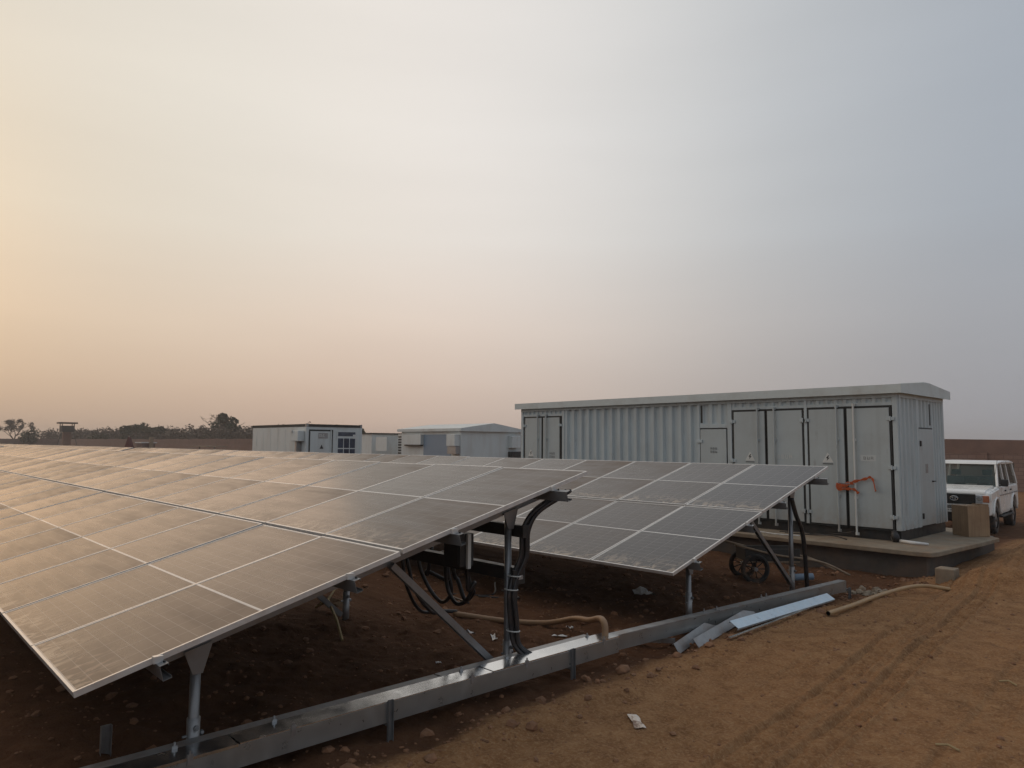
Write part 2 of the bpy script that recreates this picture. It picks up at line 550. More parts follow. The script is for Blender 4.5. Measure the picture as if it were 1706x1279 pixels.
DUST = .34
M['solar'] = solar_mat()

# soil
m, nt, b = mat('red_soil', RED, .95, 0, .15)
tc = N(nt, 'ShaderNodeTexCoord')
big = noise(nt, .55, 5, .6); med = noise(nt, 4.2, 6, .62, dist=.4); fine = noise(nt, 38, 5, .7); grit = noise(nt, 190, 2, .7)
streaky = noise(nt, 1.6, 5, .6, stretch=(4.0, .6, 1))
c = ramp(nt, med, [(.28, (.155, .072, .030)), (.5, (.285, .146, .064)), (.72, (.42, .240, .115))])
c = mixc(nt, ramp(nt, big, [(.38, grey3(0)), (.66, grey3(.65))]), c, (.35, .17, .072))
c = mixc(nt, ramp(nt, streaky, [(.5, grey3(0)), (.75, grey3(.4))]), c, (.20, .095, .045))
c = mixc(nt, ramp(nt, fine, [(.46, grey3(0)), (.66, grey3(.7))]), c, (.46, .285, .15))
spots = noise(nt, 11, 5, .65, dist=.8)
c = mixc(nt, ramp(nt, spots, [(.30, grey3(.65)), (.46, grey3(0))]), c, (.17, .078, .034))
c = mixc(nt, ramp(nt, grit, [(.60, grey3(0)), (.70, grey3(.7))]), c, (.12, .058, .03))
# loose dug earth beneath the panels is redder than the sandy track, its colour darkened further to deepen the shade
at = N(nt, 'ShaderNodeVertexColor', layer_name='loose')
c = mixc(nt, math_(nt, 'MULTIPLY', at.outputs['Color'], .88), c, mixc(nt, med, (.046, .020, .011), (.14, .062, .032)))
nt.links.new(c, b.inputs['Base Color'])
hh = math_(nt, 'ADD', math_(nt, 'MULTIPLY', med, .8), math_(nt, 'ADD', math_(nt, 'MULTIPLY', fine, .45), math_(nt, 'MULTIPLY', grit, .16)))
bump(nt, b, hh, 1.0, .05)
M['soil'] = m
M['clod'] = simple('soil_clod', (.22, .105, .052), .95, 0, .35, 9, dirt=(.35, .21, .12), dirt_amt=.5, dscale=6, bmp=.5, bscale=60)


def leafmat(name, c1, c2):
    m, nt, b = mat(name, c1, .75, 0, .2)
    inf = noise(nt, .9, 4)
    nt.links.new(ramp(nt, inf, [(.3, c1), (.7, c2)]), b.inputs['Base Color'])
    return m


M['leaf_dark'] = leafmat('dark_foliage', (.040, .045, .024), (.075, .075, .040))
M['leaf_mid'] = leafmat('olive_foliage', (.060, .058, .030), (.10, .085, .048))
M['leaf_dry'] = leafmat('dry_twigs', (.11, .085, .065), (.16, .125, .095))


# ================================================================== ground
def vnoise(x, y, seed=0):
    xi = np.floor(x).astype(np.int64); yi = np.floor(y).astype(np.int64)
    xf = x - xi; yf = y - yi
    u = xf * xf * (3 - 2 * xf); v = yf * yf * (3 - 2 * yf)

    def h(a, b):
        n = (a * 374761393 + b * 668265263 + seed * 2147483647) & 0x7fffffff
        n = ((n ^ (n >> 13)) * 1274126177) & 0x7fffffff
        return ((n ^ (n >> 16)) & 0xffff) / 65535.0
    return (h(xi, yi) * (1 - u) + h(xi + 1, yi) * u) * (1 - v) + (h(xi, yi + 1) * (1 - u) + h(xi + 1, yi + 1) * u) * v - .5


def fbm(x, y, oct=4, seed=0):
    s = 0; a = 1.
    for o in range(oct):
        s = s + a * vnoise(x * 2 ** o + 13.7 * o, y * 2 ** o - 7.1 * o, seed + o); a *= .5
    return s


def sstep(a, b, x):
    t = np.clip((x - a) / (b - a), 0, 1)
    return t * t * (3 - 2 * t)


TRACKS = [  # (x at y=4, x at y=14, width, depth)
    (-2.80, -3.80, .11, .050), (-2.45, -3.36, .11, .058), (-1.05, -1.85, .12, .055), (-.72, -1.45, .11, .04), (-3.35, -4.05, .09, .02),
    (-1.75, -2.1, .13, .022)]


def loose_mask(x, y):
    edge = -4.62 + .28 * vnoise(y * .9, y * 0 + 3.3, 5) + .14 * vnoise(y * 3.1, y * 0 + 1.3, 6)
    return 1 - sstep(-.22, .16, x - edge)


def height(x, y):
    lm = loose_mask(x, y)
    near = 1 - sstep(25, 60, np.hypot(x, y))
    z = .06 * fbm(x * .35, y * .35, 3, 1)
    z = z + lm * near * (-.045 + .115 * fbm(x * 1.7, y * 1.7, 4, 2) + .05 * np.maximum(0, fbm(x * 5.5, y * 5.5, 3, 8)) + .02 * fbm(x * 16, y * 16, 2, 9))
    road = (1 - lm) * near
    z = z + road * (.034 * fbm(x * 1.3, y * 1.3, 3, 3) + .018 * fbm(x * 6, y * 4.2, 3, 4) + .011 * fbm(x * 17, y * 13, 2, 41))
    # low bank where the track's edge was cut back
    bank = np.exp(-((x + 4.42 - .2 * vnoise(y * .9, y * 0 + 3.3, 5)) / .24) ** 2)
    z = z + near * bank * (.035 + .05 * fbm(x * 3, y * 2, 3, 12))
    for x4, x14, w, d in TRACKS:
        xc = x4 + (x14 - x4) * (y - 4) / 10 + .05 * np.sin(y * .55 + x4)
        t = (x - xc) / w
        inside = np.exp(-(t ** 4) * 3)
        lug = .35 + .65 * (np.sin((y + .5 * np.abs(x - xc)) * 2 * np.pi / .11) > -.1)
        groove = np.exp(-((np.abs(t) - .78) / .20) ** 2)
        rim = np.exp(-((np.abs(t) - 1.25) / .22) ** 2)
        fade = near * (.55 + .45 * np.clip(vnoise(y * .5, y * 0 + x4, 30) + .6, 0, 1)) * (.8 + .6 * vnoise(y * 5, x * 5, 31))
        z = z + fade * (1 - lm) * (-d * (.75 * groove + .55 * inside * lug) + d * .6 * rim)
    # ground falls away towards the plinth, then a spoil heap climbs its right end
    z = z - .13 * sstep(10.5, 13.5, y) * (1 - sstep(-4.3, -3.6, x)) * near
    z = z + .34 * np.exp(-(((x + 3.45) / .7) ** 2 + ((y - 17.9) / 2.3) ** 2)) + .33 * np.exp(-(((x + 3.25) / .75) ** 2 + ((y - 14.2) / .5) ** 2))
    z = z + .12 * sstep(17, 21, y) * near
    return z


def axis(lo, hi, step, far, g=1.13):
    a = list(np.arange(lo, hi, step))
    s, p = step, lo
    left = []
    while p > -far:
        s = min(s * g, 60); p -= s; left.append(p)
    s, p = step, a[-1]
    right = []
    while p < far:
        s = min(s * g, 60); p += s; right.append(p)
    return np.array(left[::-1] + a + right)


FAR = 620
gx = axis(-4.7, -.4, .021, FAR)
gx = np.concatenate([gx[gx < -9.0], np.arange(-9.0, -4.7, .036), gx[gx >= -4.7]])
gy = axis(2.6, 12.5, .022, FAR)
gy = np.concatenate([gy[gy < 1.0], np.arange(1.0, 2.6, .03), gy[gy >= 2.6]])
GX, GY = np.meshgrid(gx, gy)
GZ = height(GX, GY)
nx, ny = len(gx), len(gy)
me = bpy.data.meshes.new('ground')
co = np.stack([GX, GY, GZ], -1).reshape(-1, 3)
ii = (np.arange(ny - 1)[:, None] * nx + np.arange(nx - 1)[None, :]).ravel()
quads = np.stack([ii, ii + 1, ii + nx + 1, ii + nx], 1)
me.vertices.add(len(co)); me.vertices.foreach_set('co', co.ravel())
me.loops.add(quads.size); me.loops.foreach_set('vertex_index', quads.ravel())
me.polygons.add(len(quads)); me.polygons.foreach_set('loop_start', np.arange(0, quads.size, 4)); me.polygons.foreach_set('loop_total', np.full(len(quads), 4))
me.polygons.foreach_set('use_smooth', np.ones(len(quads), bool))
me.update()
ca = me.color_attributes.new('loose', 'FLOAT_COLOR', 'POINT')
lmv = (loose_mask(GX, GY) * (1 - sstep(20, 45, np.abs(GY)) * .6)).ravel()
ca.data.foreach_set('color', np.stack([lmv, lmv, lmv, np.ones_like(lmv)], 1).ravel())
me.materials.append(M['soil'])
ground = bpy.data.objects.new('ground', me)
COL.objects.link(ground)
ground['kind'] = 'structure'; ground['label'] = 'red-brown bare earth with tyre tracks and loose soil under the panels'


def gz(x, y): return float(height(np.array([float(x)]), np.array([float(y)]))[0])


# clods and stones strewn over the loose earth (uncountable)
def lump(mb, c, r, seed):
    q = random.Random(seed)
    t = (1 + 5 ** .5) / 2
    vs = [(-1, t, 0), (1, t, 0), (-1, -t, 0), (1, -t, 0), (0, -1, t), (0, 1, t), (0, -1, -t), (0, 1, -t), (t, 0, -1), (t, 0, 1), (-t, 0, -1), (-t, 0, 1)]
    fs = [(0, 11, 5), (0, 5, 1), (0, 1, 7), (0, 7, 10), (0, 10, 11), (1, 5, 9), (5, 11, 4), (11, 10, 2), (10, 7, 6), (7, 1, 8), (3, 9, 4), (3, 4, 2), (3, 2, 6), (3, 6, 8), (3, 8, 9), (4, 9, 5), (2, 4, 11), (6, 2, 10), (8, 6, 7), (9, 8, 1)]
    a = q.uniform(0, 6.28); ca_, sa_ = math.cos(a), math.sin(a)
    sx, sy, sz = q.uniform(.7, 1.4), q.uniform(.7, 1.2), q.uniform(.45, .85)
    out = []
    for v in vs:
        k = r / 1.9 * q.uniform(.75, 1.25)
        x, y, z = v[0] * k * sx, v[1] * k * sy, v[2] * k * sz
        out.append((c[0] + x * ca_ - y * sa_, c[1] + x * sa_ + y * ca_, c[2] + z))
    mb.add(out, fs)


mb = MB()
n = 0
while n < 4200:
    x, y = rng.uniform(-11, -4.1), rng.uniform(1.0, 15)
    k = float(loose_mask(np.array([x]), np.array([y]))[0])
    edge = math.exp(-((x + 4.55) / .3) ** 2)
    if rng.random() > .35 * k + .75 * edge + .02: continue
    r = min(.008 * (1 / max(.02, rng.random())) ** .52, .055) * (1.15 if edge > .4 else 1)
    lump(mb, (x, y, gz(x, y) + r * .18), r, n)
    n += 1
n = 0
while n < 1800:
    x, y = rng.uniform(-4.4, 0), rng.uniform(2.5, 15)
    r = .0045 * (1 / max(.04, rng.random())) ** .55
    lump(mb, (x, y, gz(x, y) + r * .1), r, 9000 + n); n += 1
o = part('soil_clods', mb, M['clod'], None, kind='stuff', label='loose clods and small stones of red earth')

# ================================================================== perimeter wall and far country
WALL_Y = 45.0
m, nt, b = mat('mud_block_wall', (.2, .14, .12), .95, 0, .1)
tc = N(nt, 'ShaderNodeTexCoord'); mp = N(nt, 'ShaderNodeMapping'); mp.inputs['Rotation'].default_value = (R(90), 0, 0)
br = N(nt, 'ShaderNodeTexBrick'); br.inputs['Scale'].default_value = 1.0
br.inputs['Brick Width'].default_value = .42; br.inputs['Row Height'].default_value = .21; br.inputs['Mortar Size'].default_value = .012
br.inputs['Color1'].default_value = (.27, .195, .165, 1); br.inputs['Color2'].default_value = (.22, .155, .13, 1); br.inputs['Mortar'].default_value = (.15, .105, .09, 1)
nt.links.new(tc.outputs['Object'], mp.inputs[0]); nt.links.new(mp.outputs[0], br.inputs['Vector'])
nt.links.new(mixc(nt, ramp(nt, noise(nt, .35, 5), [(.4, grey3(0)), (.7, grey3(.6))]), br.outputs['Color'], (.20, .12, .09)), b.inputs['Base Color'])
M['blockwall'] = m
wall = thing('perimeter_wall', 'long brown block wall with a darker rendered top, behind the white car and the trees', 'wall', (0, WALL_Y, 0))
mb = MB().box(-240, 60, WALL_Y, WALL_Y + .22, -.4, 1.95); part('block_course', mb, M['blockwall'], wall)
mb = MB()
xs = np.arange(-240, 60.1, 1.5)
tops = [2.74 + .12 * float(vnoise(np.array([x * .3]), np.array([1.]), 3)[0]) + rng.uniform(-.025, .025) for x in xs]
for i in range(len(xs) - 1):
    mb.prism([(xs[i], 1.955), (xs[i + 1], 1.955), (xs[i + 1], tops[i + 1]), (xs[i], tops[i])], 'Y', WALL_Y - .02, WALL_Y + .2)
part('rendered_top', mb, M['mudwall'], wall)
for k, x in enumerate(np.arange(-75, 50, 4.0)):
    part('pier', MB().box(x - .2, x + .2, WALL_Y - .09, WALL_Y - .021, -.3, 2.0), M['blockwall'], wall)
mb = MB().box(-240.2, -240, -160, WALL_Y, -.4, 2.75)
solo('far_wall', mb, M['mudwall'], 'distant brown wall closing the compound at the far left', 'wall')


# ------------------------------------------------------------------ trees
def leaf_cloud(mb, blobs, n, size, q, gap=.0):
    for i in range(n):
        c, r = q.choice(blobs)
        while True:
            p = Vector((q.uniform(-1, 1), q.uniform(-1, 1), q.uniform(-1, 1)))
            if .15 < p.length < 1: break
        p = p.normalized() * (p.length ** .45)
        pos = Vector(c) + Vector((p.x * r[0], p.y * r[1], p.z * r[2]))
        a = Vector((q.uniform(-1, 1), q.uniform(-1, 1), q.uniform(-.6, .6))).normalized()
        b_ = a.orthogonal().normalized()
        b_ = (b_ + a.cross(b_) * q.uniform(-1, 1)).normalized()
        s = size * q.uniform(.5, 1.3)
        mb.add([pos - a * s, pos + b_ * s * .55, pos + a * s, pos - b_ * s * .5], [(0, 1, 2, 3)])


def limbs(mb, base, h, r, q, n=6, spread=.5, depth=2, ang0=0):
    """tapered trunk + forked limbs; returns tips"""
    tips = []

    def grow(p, d, ln, rad, lvl):
        pts = [p]
        for k in range(3):
            d = (d + Vector((q.uniform(-.22, .22), q.uniform(-.22, .22), q.uniform(-.05, .15)))).normalized()
            p = p + d * ln / 3
            pts.append(p)
        mb.tube(pts, [rad, rad * .85, rad * .7, rad * .55], 5)
        if lvl == 0:
            tips.append(p); return
        for k in range(q.choice((2, 3, 3)) if lvl < depth else n):
            t = q.uniform(0, 6.28)
            nd = (d * .75 + Vector((math.cos(t), math.sin(t), q.uniform(-.1, .5))) * spread * q.uniform(.7, 1.5)).normalized()
            grow(pts[q.choice((2, 3))], nd, ln * q.uniform(.55, .8), rad * .5, lvl - 1)
    grow(Vector(base), Vector((0, 0, 1)), h, r, depth)
    return tips


def tree(x, y, H, Wd, label, seed, leaf='leaf_dark', name='tree', n=1500, size=.42, bare=False, shape='round'):
    q = random.Random(seed)
    t = thing(name, label, 'tree', (x, y, 0), 0, 'trees beyond the perimeter wall')
    mb = MB()
    tips = limbs(mb, (0, 0, -.3), H * (.42 if not bare else .4), .022 * H + .05, q, n=5 if not bare else 6, spread=.75, depth=2 if not bare else 3)
    part('trunk', mb, M['bark'], t, world=False)
    mb = MB()
    if bare:
        tw = MB()
        for p in tips:
            for k in range(7):
                d = Vector((q.uniform(-1, 1), q.uniform(-1, 1), q.uniform(-.2, 1))).normalized()
                e_ = p + d * q.uniform(.4, 1.2) * H / 9
                tw.tube([p, (p + e_) / 2 + Vector((0, 0, .05)), e_], [.035, .028, .02], 3, caps=False)
        part('twigs', tw, M['bark'], t, world=False, kind='stuff')
        blobs = [(p, (.5 * H / 9,) * 3) for p in tips]
        leaf_cloud(mb, blobs, n // 3, size * .6, q)
    else:
        if shape == 'flat':
            blobs = [((q.uniform(-.45, .45) * Wd, q.uniform(-.4, .4) * Wd, H * q.uniform(.68, .9)), (Wd * q.uniform(.14, .26), Wd * .2, H * .09)) for k in range(9)]
        elif shape == 'spire':
            blobs = [((q.uniform(-.12, .12) * Wd, q.uniform(-.3, .3) * Wd, H * z), (Wd * w_ * q.uniform(.6, 1.1), Wd * w_, H * .12)) for z, w_ in
                     ((.3, .42), (.42, .40), (.5, .36), (.58, .30), (.66, .25), (.75, .19), (.84, .12))]
            blobs += [((q.choice((-1, 1)) * Wd * q.uniform(.2, .42), 0, H * q.uniform(.3, .6)), (Wd * .14, Wd * .14, H * .08)) for k in range(6)]
        else:
            blobs = [((q.uniform(-.3, .3) * Wd, q.uniform(-.3, .3) * Wd, H * q.uniform(.36, .80)), (Wd * q.uniform(.18, .3), Wd * q.uniform(.16, .3), H * q.uniform(.13, .2))) for k in range(15)]
        leaf_cloud(mb, blobs, n, size, q)
    part('crown', mb, M['leaf_dry'] if bare else M[leaf], t, world=False)
    return t


tree(-255, 36.5, 9.9, 9, 'bare leafless tree standing at the far left edge of the treeline', 3, bare=True, name='bare_tree', n=3600)
tree(-240, 38, 6.2, 6, 'small dark tree just right of the leafless tree', 4, name='small_tree', n=900)
tree(-208, 57, 7.5, 7.8, 'large dense round-crowned tree behind the red tarpaulin', 5, n=2600)
tree(-199, 58.5, 6.2, 6.4, 'flat-topped tree leaning out right of the round-crowned tree', 6, shape='flat', leaf='leaf_mid', n=1000)
tree(-171.5, 66.5, 9.6, 9.0, 'tall pointed dark tree left of the small white container', 8, shape='spire', n=2600)
tree(-174.0, 67.5, 10.6, 3.5, 'bare twiggy treetop poking out of the pointed dark tree', 9, bare=True, n=300, name='bare_tree')
tree(-180.5, 66, 5.5, 4.2, 'narrow bushy tree just left of the pointed dark tree', 10, leaf='leaf_mid', n=900)
tree(-166.5, 69.5, 7.0, 3.6, 'thin half-bare tree just right of the pointed dark tree', 11, bare=True, n=500, name='bare_tree')
tree(-188, 65, 4.3, 5.5, 'low spreading tree left of the narrow bushy tree', 12, leaf='leaf_dark', n=900, shape='flat')
tree(-203, 64.5, 3.9, 4.5, 'small round bush right of the flat-topped tree', 13, leaf='leaf_dark', n=600, name='bush')
tree(-213, 49, 4.6, 5.0, 'dark bush left of the large round-crowned tree', 14, leaf='leaf_mid', n=700, name='bush')
tree(-70.5, 47.0, 3.4, 1.6, 'dark narrow shrub between the two pale containers', 15, leaf='leaf_dark', n=600, name='shrub', size=.18)
tree(-158, 71, 4.4, 5.0, 'dark bush beside the left end of the small white container', 21, leaf='leaf_dark', n=700, name='bush')
tree(-82, 47.5, 4.9, 4.0, 'olive treetop showing above the roof of the small white container', 22, leaf='leaf_mid', n=700, size=.22, shape='flat')
q = random.Random(99)
mb = MB()
blobs = []
for i in range(420):
    a = i / 419
    x = -268 + a * 122 + q.uniform(-2, 2); y = 49 + a * 20 + q.uniform(-4, 6)
    H = 4.3 + 1.5 * q.random() ** 2 + .8 * math.sin(i * .13) * math.sin(i * .041)
    blobs.append(((x, y, H * .55), (q.uniform(1.2, 2.6), 2, H * .55)))
leaf_cloud(mb, blobs, 42000, .36, q)
part('distant_scrub', mb, M['leaf_dry'], None, kind='stuff', label='low hazy scrub along the horizon beyond the wall')

# ------------------------------------------------------------------ watchtower
tw = thing('watchtower', 'small guard tower with a flat roof on the far left horizon', 'tower', (-191, 37.4, 0))
part('shaft', MB().box(-191.7, -190.3, 36.65, 38.15, -.4, 4.35), M['brick'], tw)
part('cabin', MB().box(-192.2, -189.8, 36.1, 38.7, 4.35, 5.75), M['dark_wood'], tw)
part('roof', MB().box(-192.7, -189.3, 35.6, 39.2, 6.2, 6.55), M['bark'], tw)
for sx, sy in ((-192.1, 36.2), (-189.9, 36.2), (-192.1, 38.6), (-189.9, 38.6)):
    part('post', MB().box(sx - .08, sx + .08, sy - .08, sy + .08, 5.75, 6.2), M['dark_wood'], tw)
for s_ in (-1, 1):
    part('stay', MB().bar((-190.4, 37.4 + s_ * 1.2, 4.3), (-189.8, 37.4 + s_ * 2.3, 0), .1, .1), M['dark_wood'], tw)

# red tarpaulin heap and the white frame beside it
mb = MB().add([(-105.5, 27.0, 0), (-103.6, 28.0, 0), (-104.4, 28.9, 0), (-105.9, 27.9, 0), (-104.75, 27.6, 2.85), (-104.6, 27.9, 2.8)],
              [(0, 1, 4), (1, 5, 4), (1, 2, 5), (2, 3, 5), (3, 4, 5), (3, 0, 4), (0, 3, 2, 1)])
solo('red_tarpaulin', mb, M['red_cloth'], 'dark red pointed tarpaulin cover far behind the panel row', 'tarpaulin')
t = thing('pale_shed', 'low pale shed with an upright end post beside the red tarpaulin', 'shed', (-101, 28.6, 0))
part('wall', MB().box(-104, -101.6, 28.5, 30.1, 0, 2.05), M['mudwall'], t)
part('roof', MB().box(-104.1, -101.5, 28.3, 30.3, 2.055, 2.2), M['white'], t)
part('end_post', MB().box(-101.45, -101.0, 29.3, 29.7, 0, 2.85), M['concrete'], t)
t = thing('distant_table', 'pale far panel row edge standing alone in front of the wall', 'shed', (-71.8, 26, 0))
part('top', MB().box(-74.3, -69.6, 25.2, 27.2, 1.80, 1.88), M['concrete'], t)
for dx in (-74, -70):
    part('leg', MB().box(dx, dx + .1, 26, 26.1, -.1, 1.78), M['galv_dull'], t)


# ================================================================== solar tables
TILT = R(14.55)
CT, ST = math.cos(TILT), math.sin(TILT)


def slab_mesh(with_frame):
    mb = MB()
    mb.box(.0175, W_MOD - .0175, .0175, L_MOD - .0175, -.0075, -.0025)
    if with_frame:
        mb.m = 1
        frame_geo(mb)
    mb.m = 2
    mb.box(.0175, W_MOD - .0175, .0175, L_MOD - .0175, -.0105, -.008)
    return mb.mesh('solar_panel', [M['solar'], M['alu'], M['backsheet']])


def frame_geo(mb):
    w, h = .017, .038
    mb.box(0, w, 0, L_MOD, -h, 0); mb.box(W_MOD - w, W_MOD, 0, L_MOD, -h, 0)
    mb.box(w, W_MOD - w, 0, w, -h, 0); mb.box(w, W_MOD - w, L_MOD - w, L_MOD, -h, 0)
    mb.box(w, .03, w, L_MOD - w, -h, -h + .002); mb.box(W_MOD - .03, W_MOD - w, w, L_MOD - w, -h, -h + .002)


fm = MB(); frame_geo(fm)
FRAME = fm.mesh('frame', [M['alu']])
PANEL = slab_mesh(False)
PANEL_FAR = slab_mesh(True)
CPROF = [(0, .05), (.055, .05), (.055, .034), (.0525, .034), (.0525, .0475), (.0025, .0475), (.0025, -.0475), (.0525, -.0475), (.0525, -.034), (.055, -.034), (.055, -.05), (0, -.05)]


def zline(y, z0): return z0 + y * math.tan(TILT)


def solar_table(loc, rz, z0, ncol, label, near, frames, group='solar tables', stagger=0.012, clean=None):
    """frame: x runs back along the row (negative), y up the slope, low edge of the glass at y=0, z=z0"""
    t = thing('solar_table', label, 'solar table', loc, rz, group)
    q = random.Random(hash((round(loc[0], 1), round(loc[1], 1))) & 0xffff)
    for c in range(ncol):
        for r in range(2):
            s0 = 0 if r == 0 else L_MOD + .028
            lift = .0 if r == 0 else stagger
            o = bpy.data.objects.new('solar_panel', PANEL if near else PANEL_FAR)
            COL.objects.link(o)
            o.parent = t
            k_ = q.uniform(.45, 1.15)
            if clean and c < len(clean): k_ = clean[c] * q.uniform(.85, 1.15)
            o.color = (k_, k_, k_, 1)
            o.rotation_euler = (TILT + R(q.uniform(-.16, .16)), R(q.uniform(-.10, .10)), R(q.uniform(-.05, .05)))
            o.location = (-(c + 1) * PITCH + .02 + q.uniform(-.003, .003), s0 * CT - lift * ST, z0 + s0 * ST + lift * CT)
            if near:
                fo = bpy.data.objects.new('frame', FRAME)
                COL.objects.link(fo); fo.parent = o
    Lr = ncol * PITCH
    # purlins (C section) along the row, sticking a little past the end
    for yp in (.465, 1.845, 2.865, 4.115):
        zc = zline(yp, z0) - .04 - .05
        part('purlin', MB().channel((.20 if yp > 4 else .095, yp, zc), (-Lr - .06, yp, zc), CPROF, up=(0, -ST, CT)), M['galv'], t, world=False)
    for k, fx in enumerate(frames):
        zr = lambda y: zline(y, z0) - .04 - .1 - .052
        part('rafter', MB().bar((fx, .62, zr(.62) + .012), (fx, 4.40, zr(4.40) + .012), .05, .075, up=(0, -ST, CT)), M['galv'], t, world=False)
        base = -.35
        for yp in (.86, 3.9):
            top = zr(yp) - .02
            post = part('post', MB().cyl((fx, yp, base), (fx, yp, top - .05), .036, n=14), M['galv'], t, world=False, smooth=True)
            if near and k < 2:
                mb = MB().prism([(yp - .035, top - .17), (yp + .035, top - .17), (yp + .10, top + .045), (yp - .10, top - .005)], 'X', fx + .038, fx + .046)
                part('head_plate', mb, M['galv'], post, world=False)
                zc = -loc[2] + .34
                part('sleeve', MB().cyl((fx, yp, zc - .5), (fx, yp, zc), .045, n=14), M['galv_dull'], post, world=False, smooth=True)
                mb = MB().cyl((fx - .075, yp, zc - .06), (fx + .075, yp, zc - .06), .010, n=6).cyl((fx, yp - .075, zc - .12), (fx, yp + .075, zc - .12), .010, n=6)
                mb.cyl((fx + .05, yp, zc - .06), (fx + .068, yp, zc - .06), .02, n=6).cyl((fx, yp + .05, zc - .12), (fx, yp + .068, zc - .12), .02, n=6)
                part('clamp_bolt', mb, M['galv'], post, world=False)
        part('brace', MB().channel((fx + .05, 2.47, zr(2.47) - .02), (fx + .05, 3.80, -loc[2] + .06),
                                   [(-.028, .03), (.028, .03), (.028, -.03), (.024, -.03), (.024, .026), (-.024, .026), (-.024, -.03), (-.028, -.03)], up=(0, 1, .6)), M['galv'], t, world=False)
    if near:
        for yp in (.465, 1.845, 2.865, 4.115):
            zc = zline(yp, z0)
            part('end_clamp', MB().box(-.012, .026, yp - .03, yp + .03, zc - .04, zc + .004), M['alu'], t, world=False)
            part('purlin_bolt', MB().cyl((.05, yp + .03 * CT, zc - .039 + .03 * ST), (.05, yp + .03 * CT - .012 * ST, zc - .039 + .03 * ST + .012 * CT), .009, n=6), M['ink'], t, world=False)
    return t


AX, AY, AZ = -4.983, 1.085, .809
BX, BY, BZ = -5.158, 7.506, .742
ROWB = R(.85)
TA = solar_table((AX, AY, 0), 0, AZ, 28, 'nearest table of dusty solar panels, filling the left foreground', True, [-.42 - 3.15 * k for k in range(12)], clean=(.85, .55, .75, .6))
TB = solar_table((BX, BY, 0), ROWB, BZ, 28, 'second table of solar panels, in front of the long grey-green cabin', True, [-.33 - 4.95 * k for k in range(8)], clean=(.05, .42, .85, 1.0))
TLEN = 28 * PITCH + .62
solar_table((-4.81, -5.33, 0), 0, .80, 14, 'unseen table added as the row in front, left of the camera', False, [-.42 - 3.15 * k for k in range(6)])  # assumed from the row spacing; added to shade the ground beneath the nearest table
solar_table((AX - TLEN, AY, 0), 0, AZ, 10, 'table beyond the gap at the far end of the nearest row', False, [-.42 - 3.15 * k for k in range(4)])
cB, sB = math.cos(ROWB), math.sin(ROWB)
solar_table((BX - TLEN * cB, BY - TLEN * sB, 0), ROWB, BZ, 28, 'middle table of the second row, left of the dark gap below the red tarpaulin', False, [-.33 - 4.95 * k for k in range(8)])
solar_table((BX - 2 * TLEN * cB, BY - 2 * TLEN * sB, 0), ROWB, BZ, 28, 'farthest table of the second row, below the watchtower', False, [-.33 - 4.95 * k for k in range(8)])


# ================================================================== cables and boxes of the first row
def bundle(name, lines, r, label, cat='cable', group=None, m='cable'):
    mb = MB()
    for ln in lines:
        mb.tube(spline(ln, 7), r, 7)
    return solo(name, mb, M[m], label, cat, group, smooth=True)


pts = [(-5.22, 5.66, 1.80), (-5.24, 5.50, 1.74), (-5.27, 5.22, 1.60), (-5.29, 5.10, 1.42), (-5.29, 5.08, 1.18), (-5.31, 4.98, .97), (-5.30, 4.93, .80), (-5.29, 4.95, .55), (-5.27, 4.97, .34), (-5.19, 5.06, .22), (-5.12, 5.17, .17)]
lines = []
for dx, dy in ((0, 0), (.035, .012), (-.03, .02), (.01, -.035), (.02, .045)):
    lines.append([(p[0] + dx * (1 + .2 * rng.uniform(-1, 1)), p[1] + dy + rng.uniform(-.006, .006), p[2] + rng.uniform(-.01, .01)) for p in pts])
bundle('cable_bundle', lines, .021, 'thick black cable bundle hanging down the rear post of the nearest table into the tray')
for z in (.86, .46, .985):
    i = min(range(len(pts)), key=lambda k: abs(pts[k][2] - z))
    c = Vector(pts[i]); c.z = z
    solo('cable_tie', MB().torus((c.x + .005, c.y + .005, z), (0, .1, 1), .066, .006, 18, 5), M['sign'],
         {.86: 'pale tie round the black cable bundle, just below the lower black duct', .46: 'lowest pale tie round the black cable bundle',
          .985: 'uppermost pale tie round the black cable bundle'}[z], 'cable tie')
# black cable ducts running back along the row behind the post
t = thing('cable_duct', 'upper black cable duct behind the rear post of the nearest table', 'cable duct', (-5.2, 5.06, 1.4))
part('trough', MB().box(-5.26, -17, 5.04, 5.12, 1.36, 1.48), M['black'], t, bevel=.004)
part('end_cap', MB().box(-5.255, -5.235, 5.035, 5.125, 1.355, 1.485), M['black'], t, bevel=.003)
t = thing('cable_duct', 'lower black cable duct clamped to the rear post of the nearest table', 'cable duct', (-5.2, 5.0, .95))
part('trough', MB().box(-5.30, -17, 4.99, 5.09, .93, 1.06), M['black'], t, bevel=.004)
part('end_cap', MB().box(-5.295, -5.27, 4.94, 5.10, .90, 1.045), M['black'], t, bevel=.003)
part('clamp', MB().box(-5.268, -5.258, 4.98, 5.06, .95, .99), M['galv_dull'], t)
t = thing('combiner_box', 'dark combiner box with a pale side strip under the nearest table', 'junction box', (-5.6, 4.6, 1.05))
part('case', MB().box(-5.86, -5.60, 4.52, 4.70, 1.08, 1.40), M['black'], t, bevel=.006)
part('side_strip', MB().box(-5.598, -5.57, 4.60, 4.64, 1.06, 1.40), M['sign'], t)
part('lid', MB().box(-5.84, -5.62, 4.508, 4.519, 1.10, 1.38), M['black'], t, bevel=.003)
lines = []
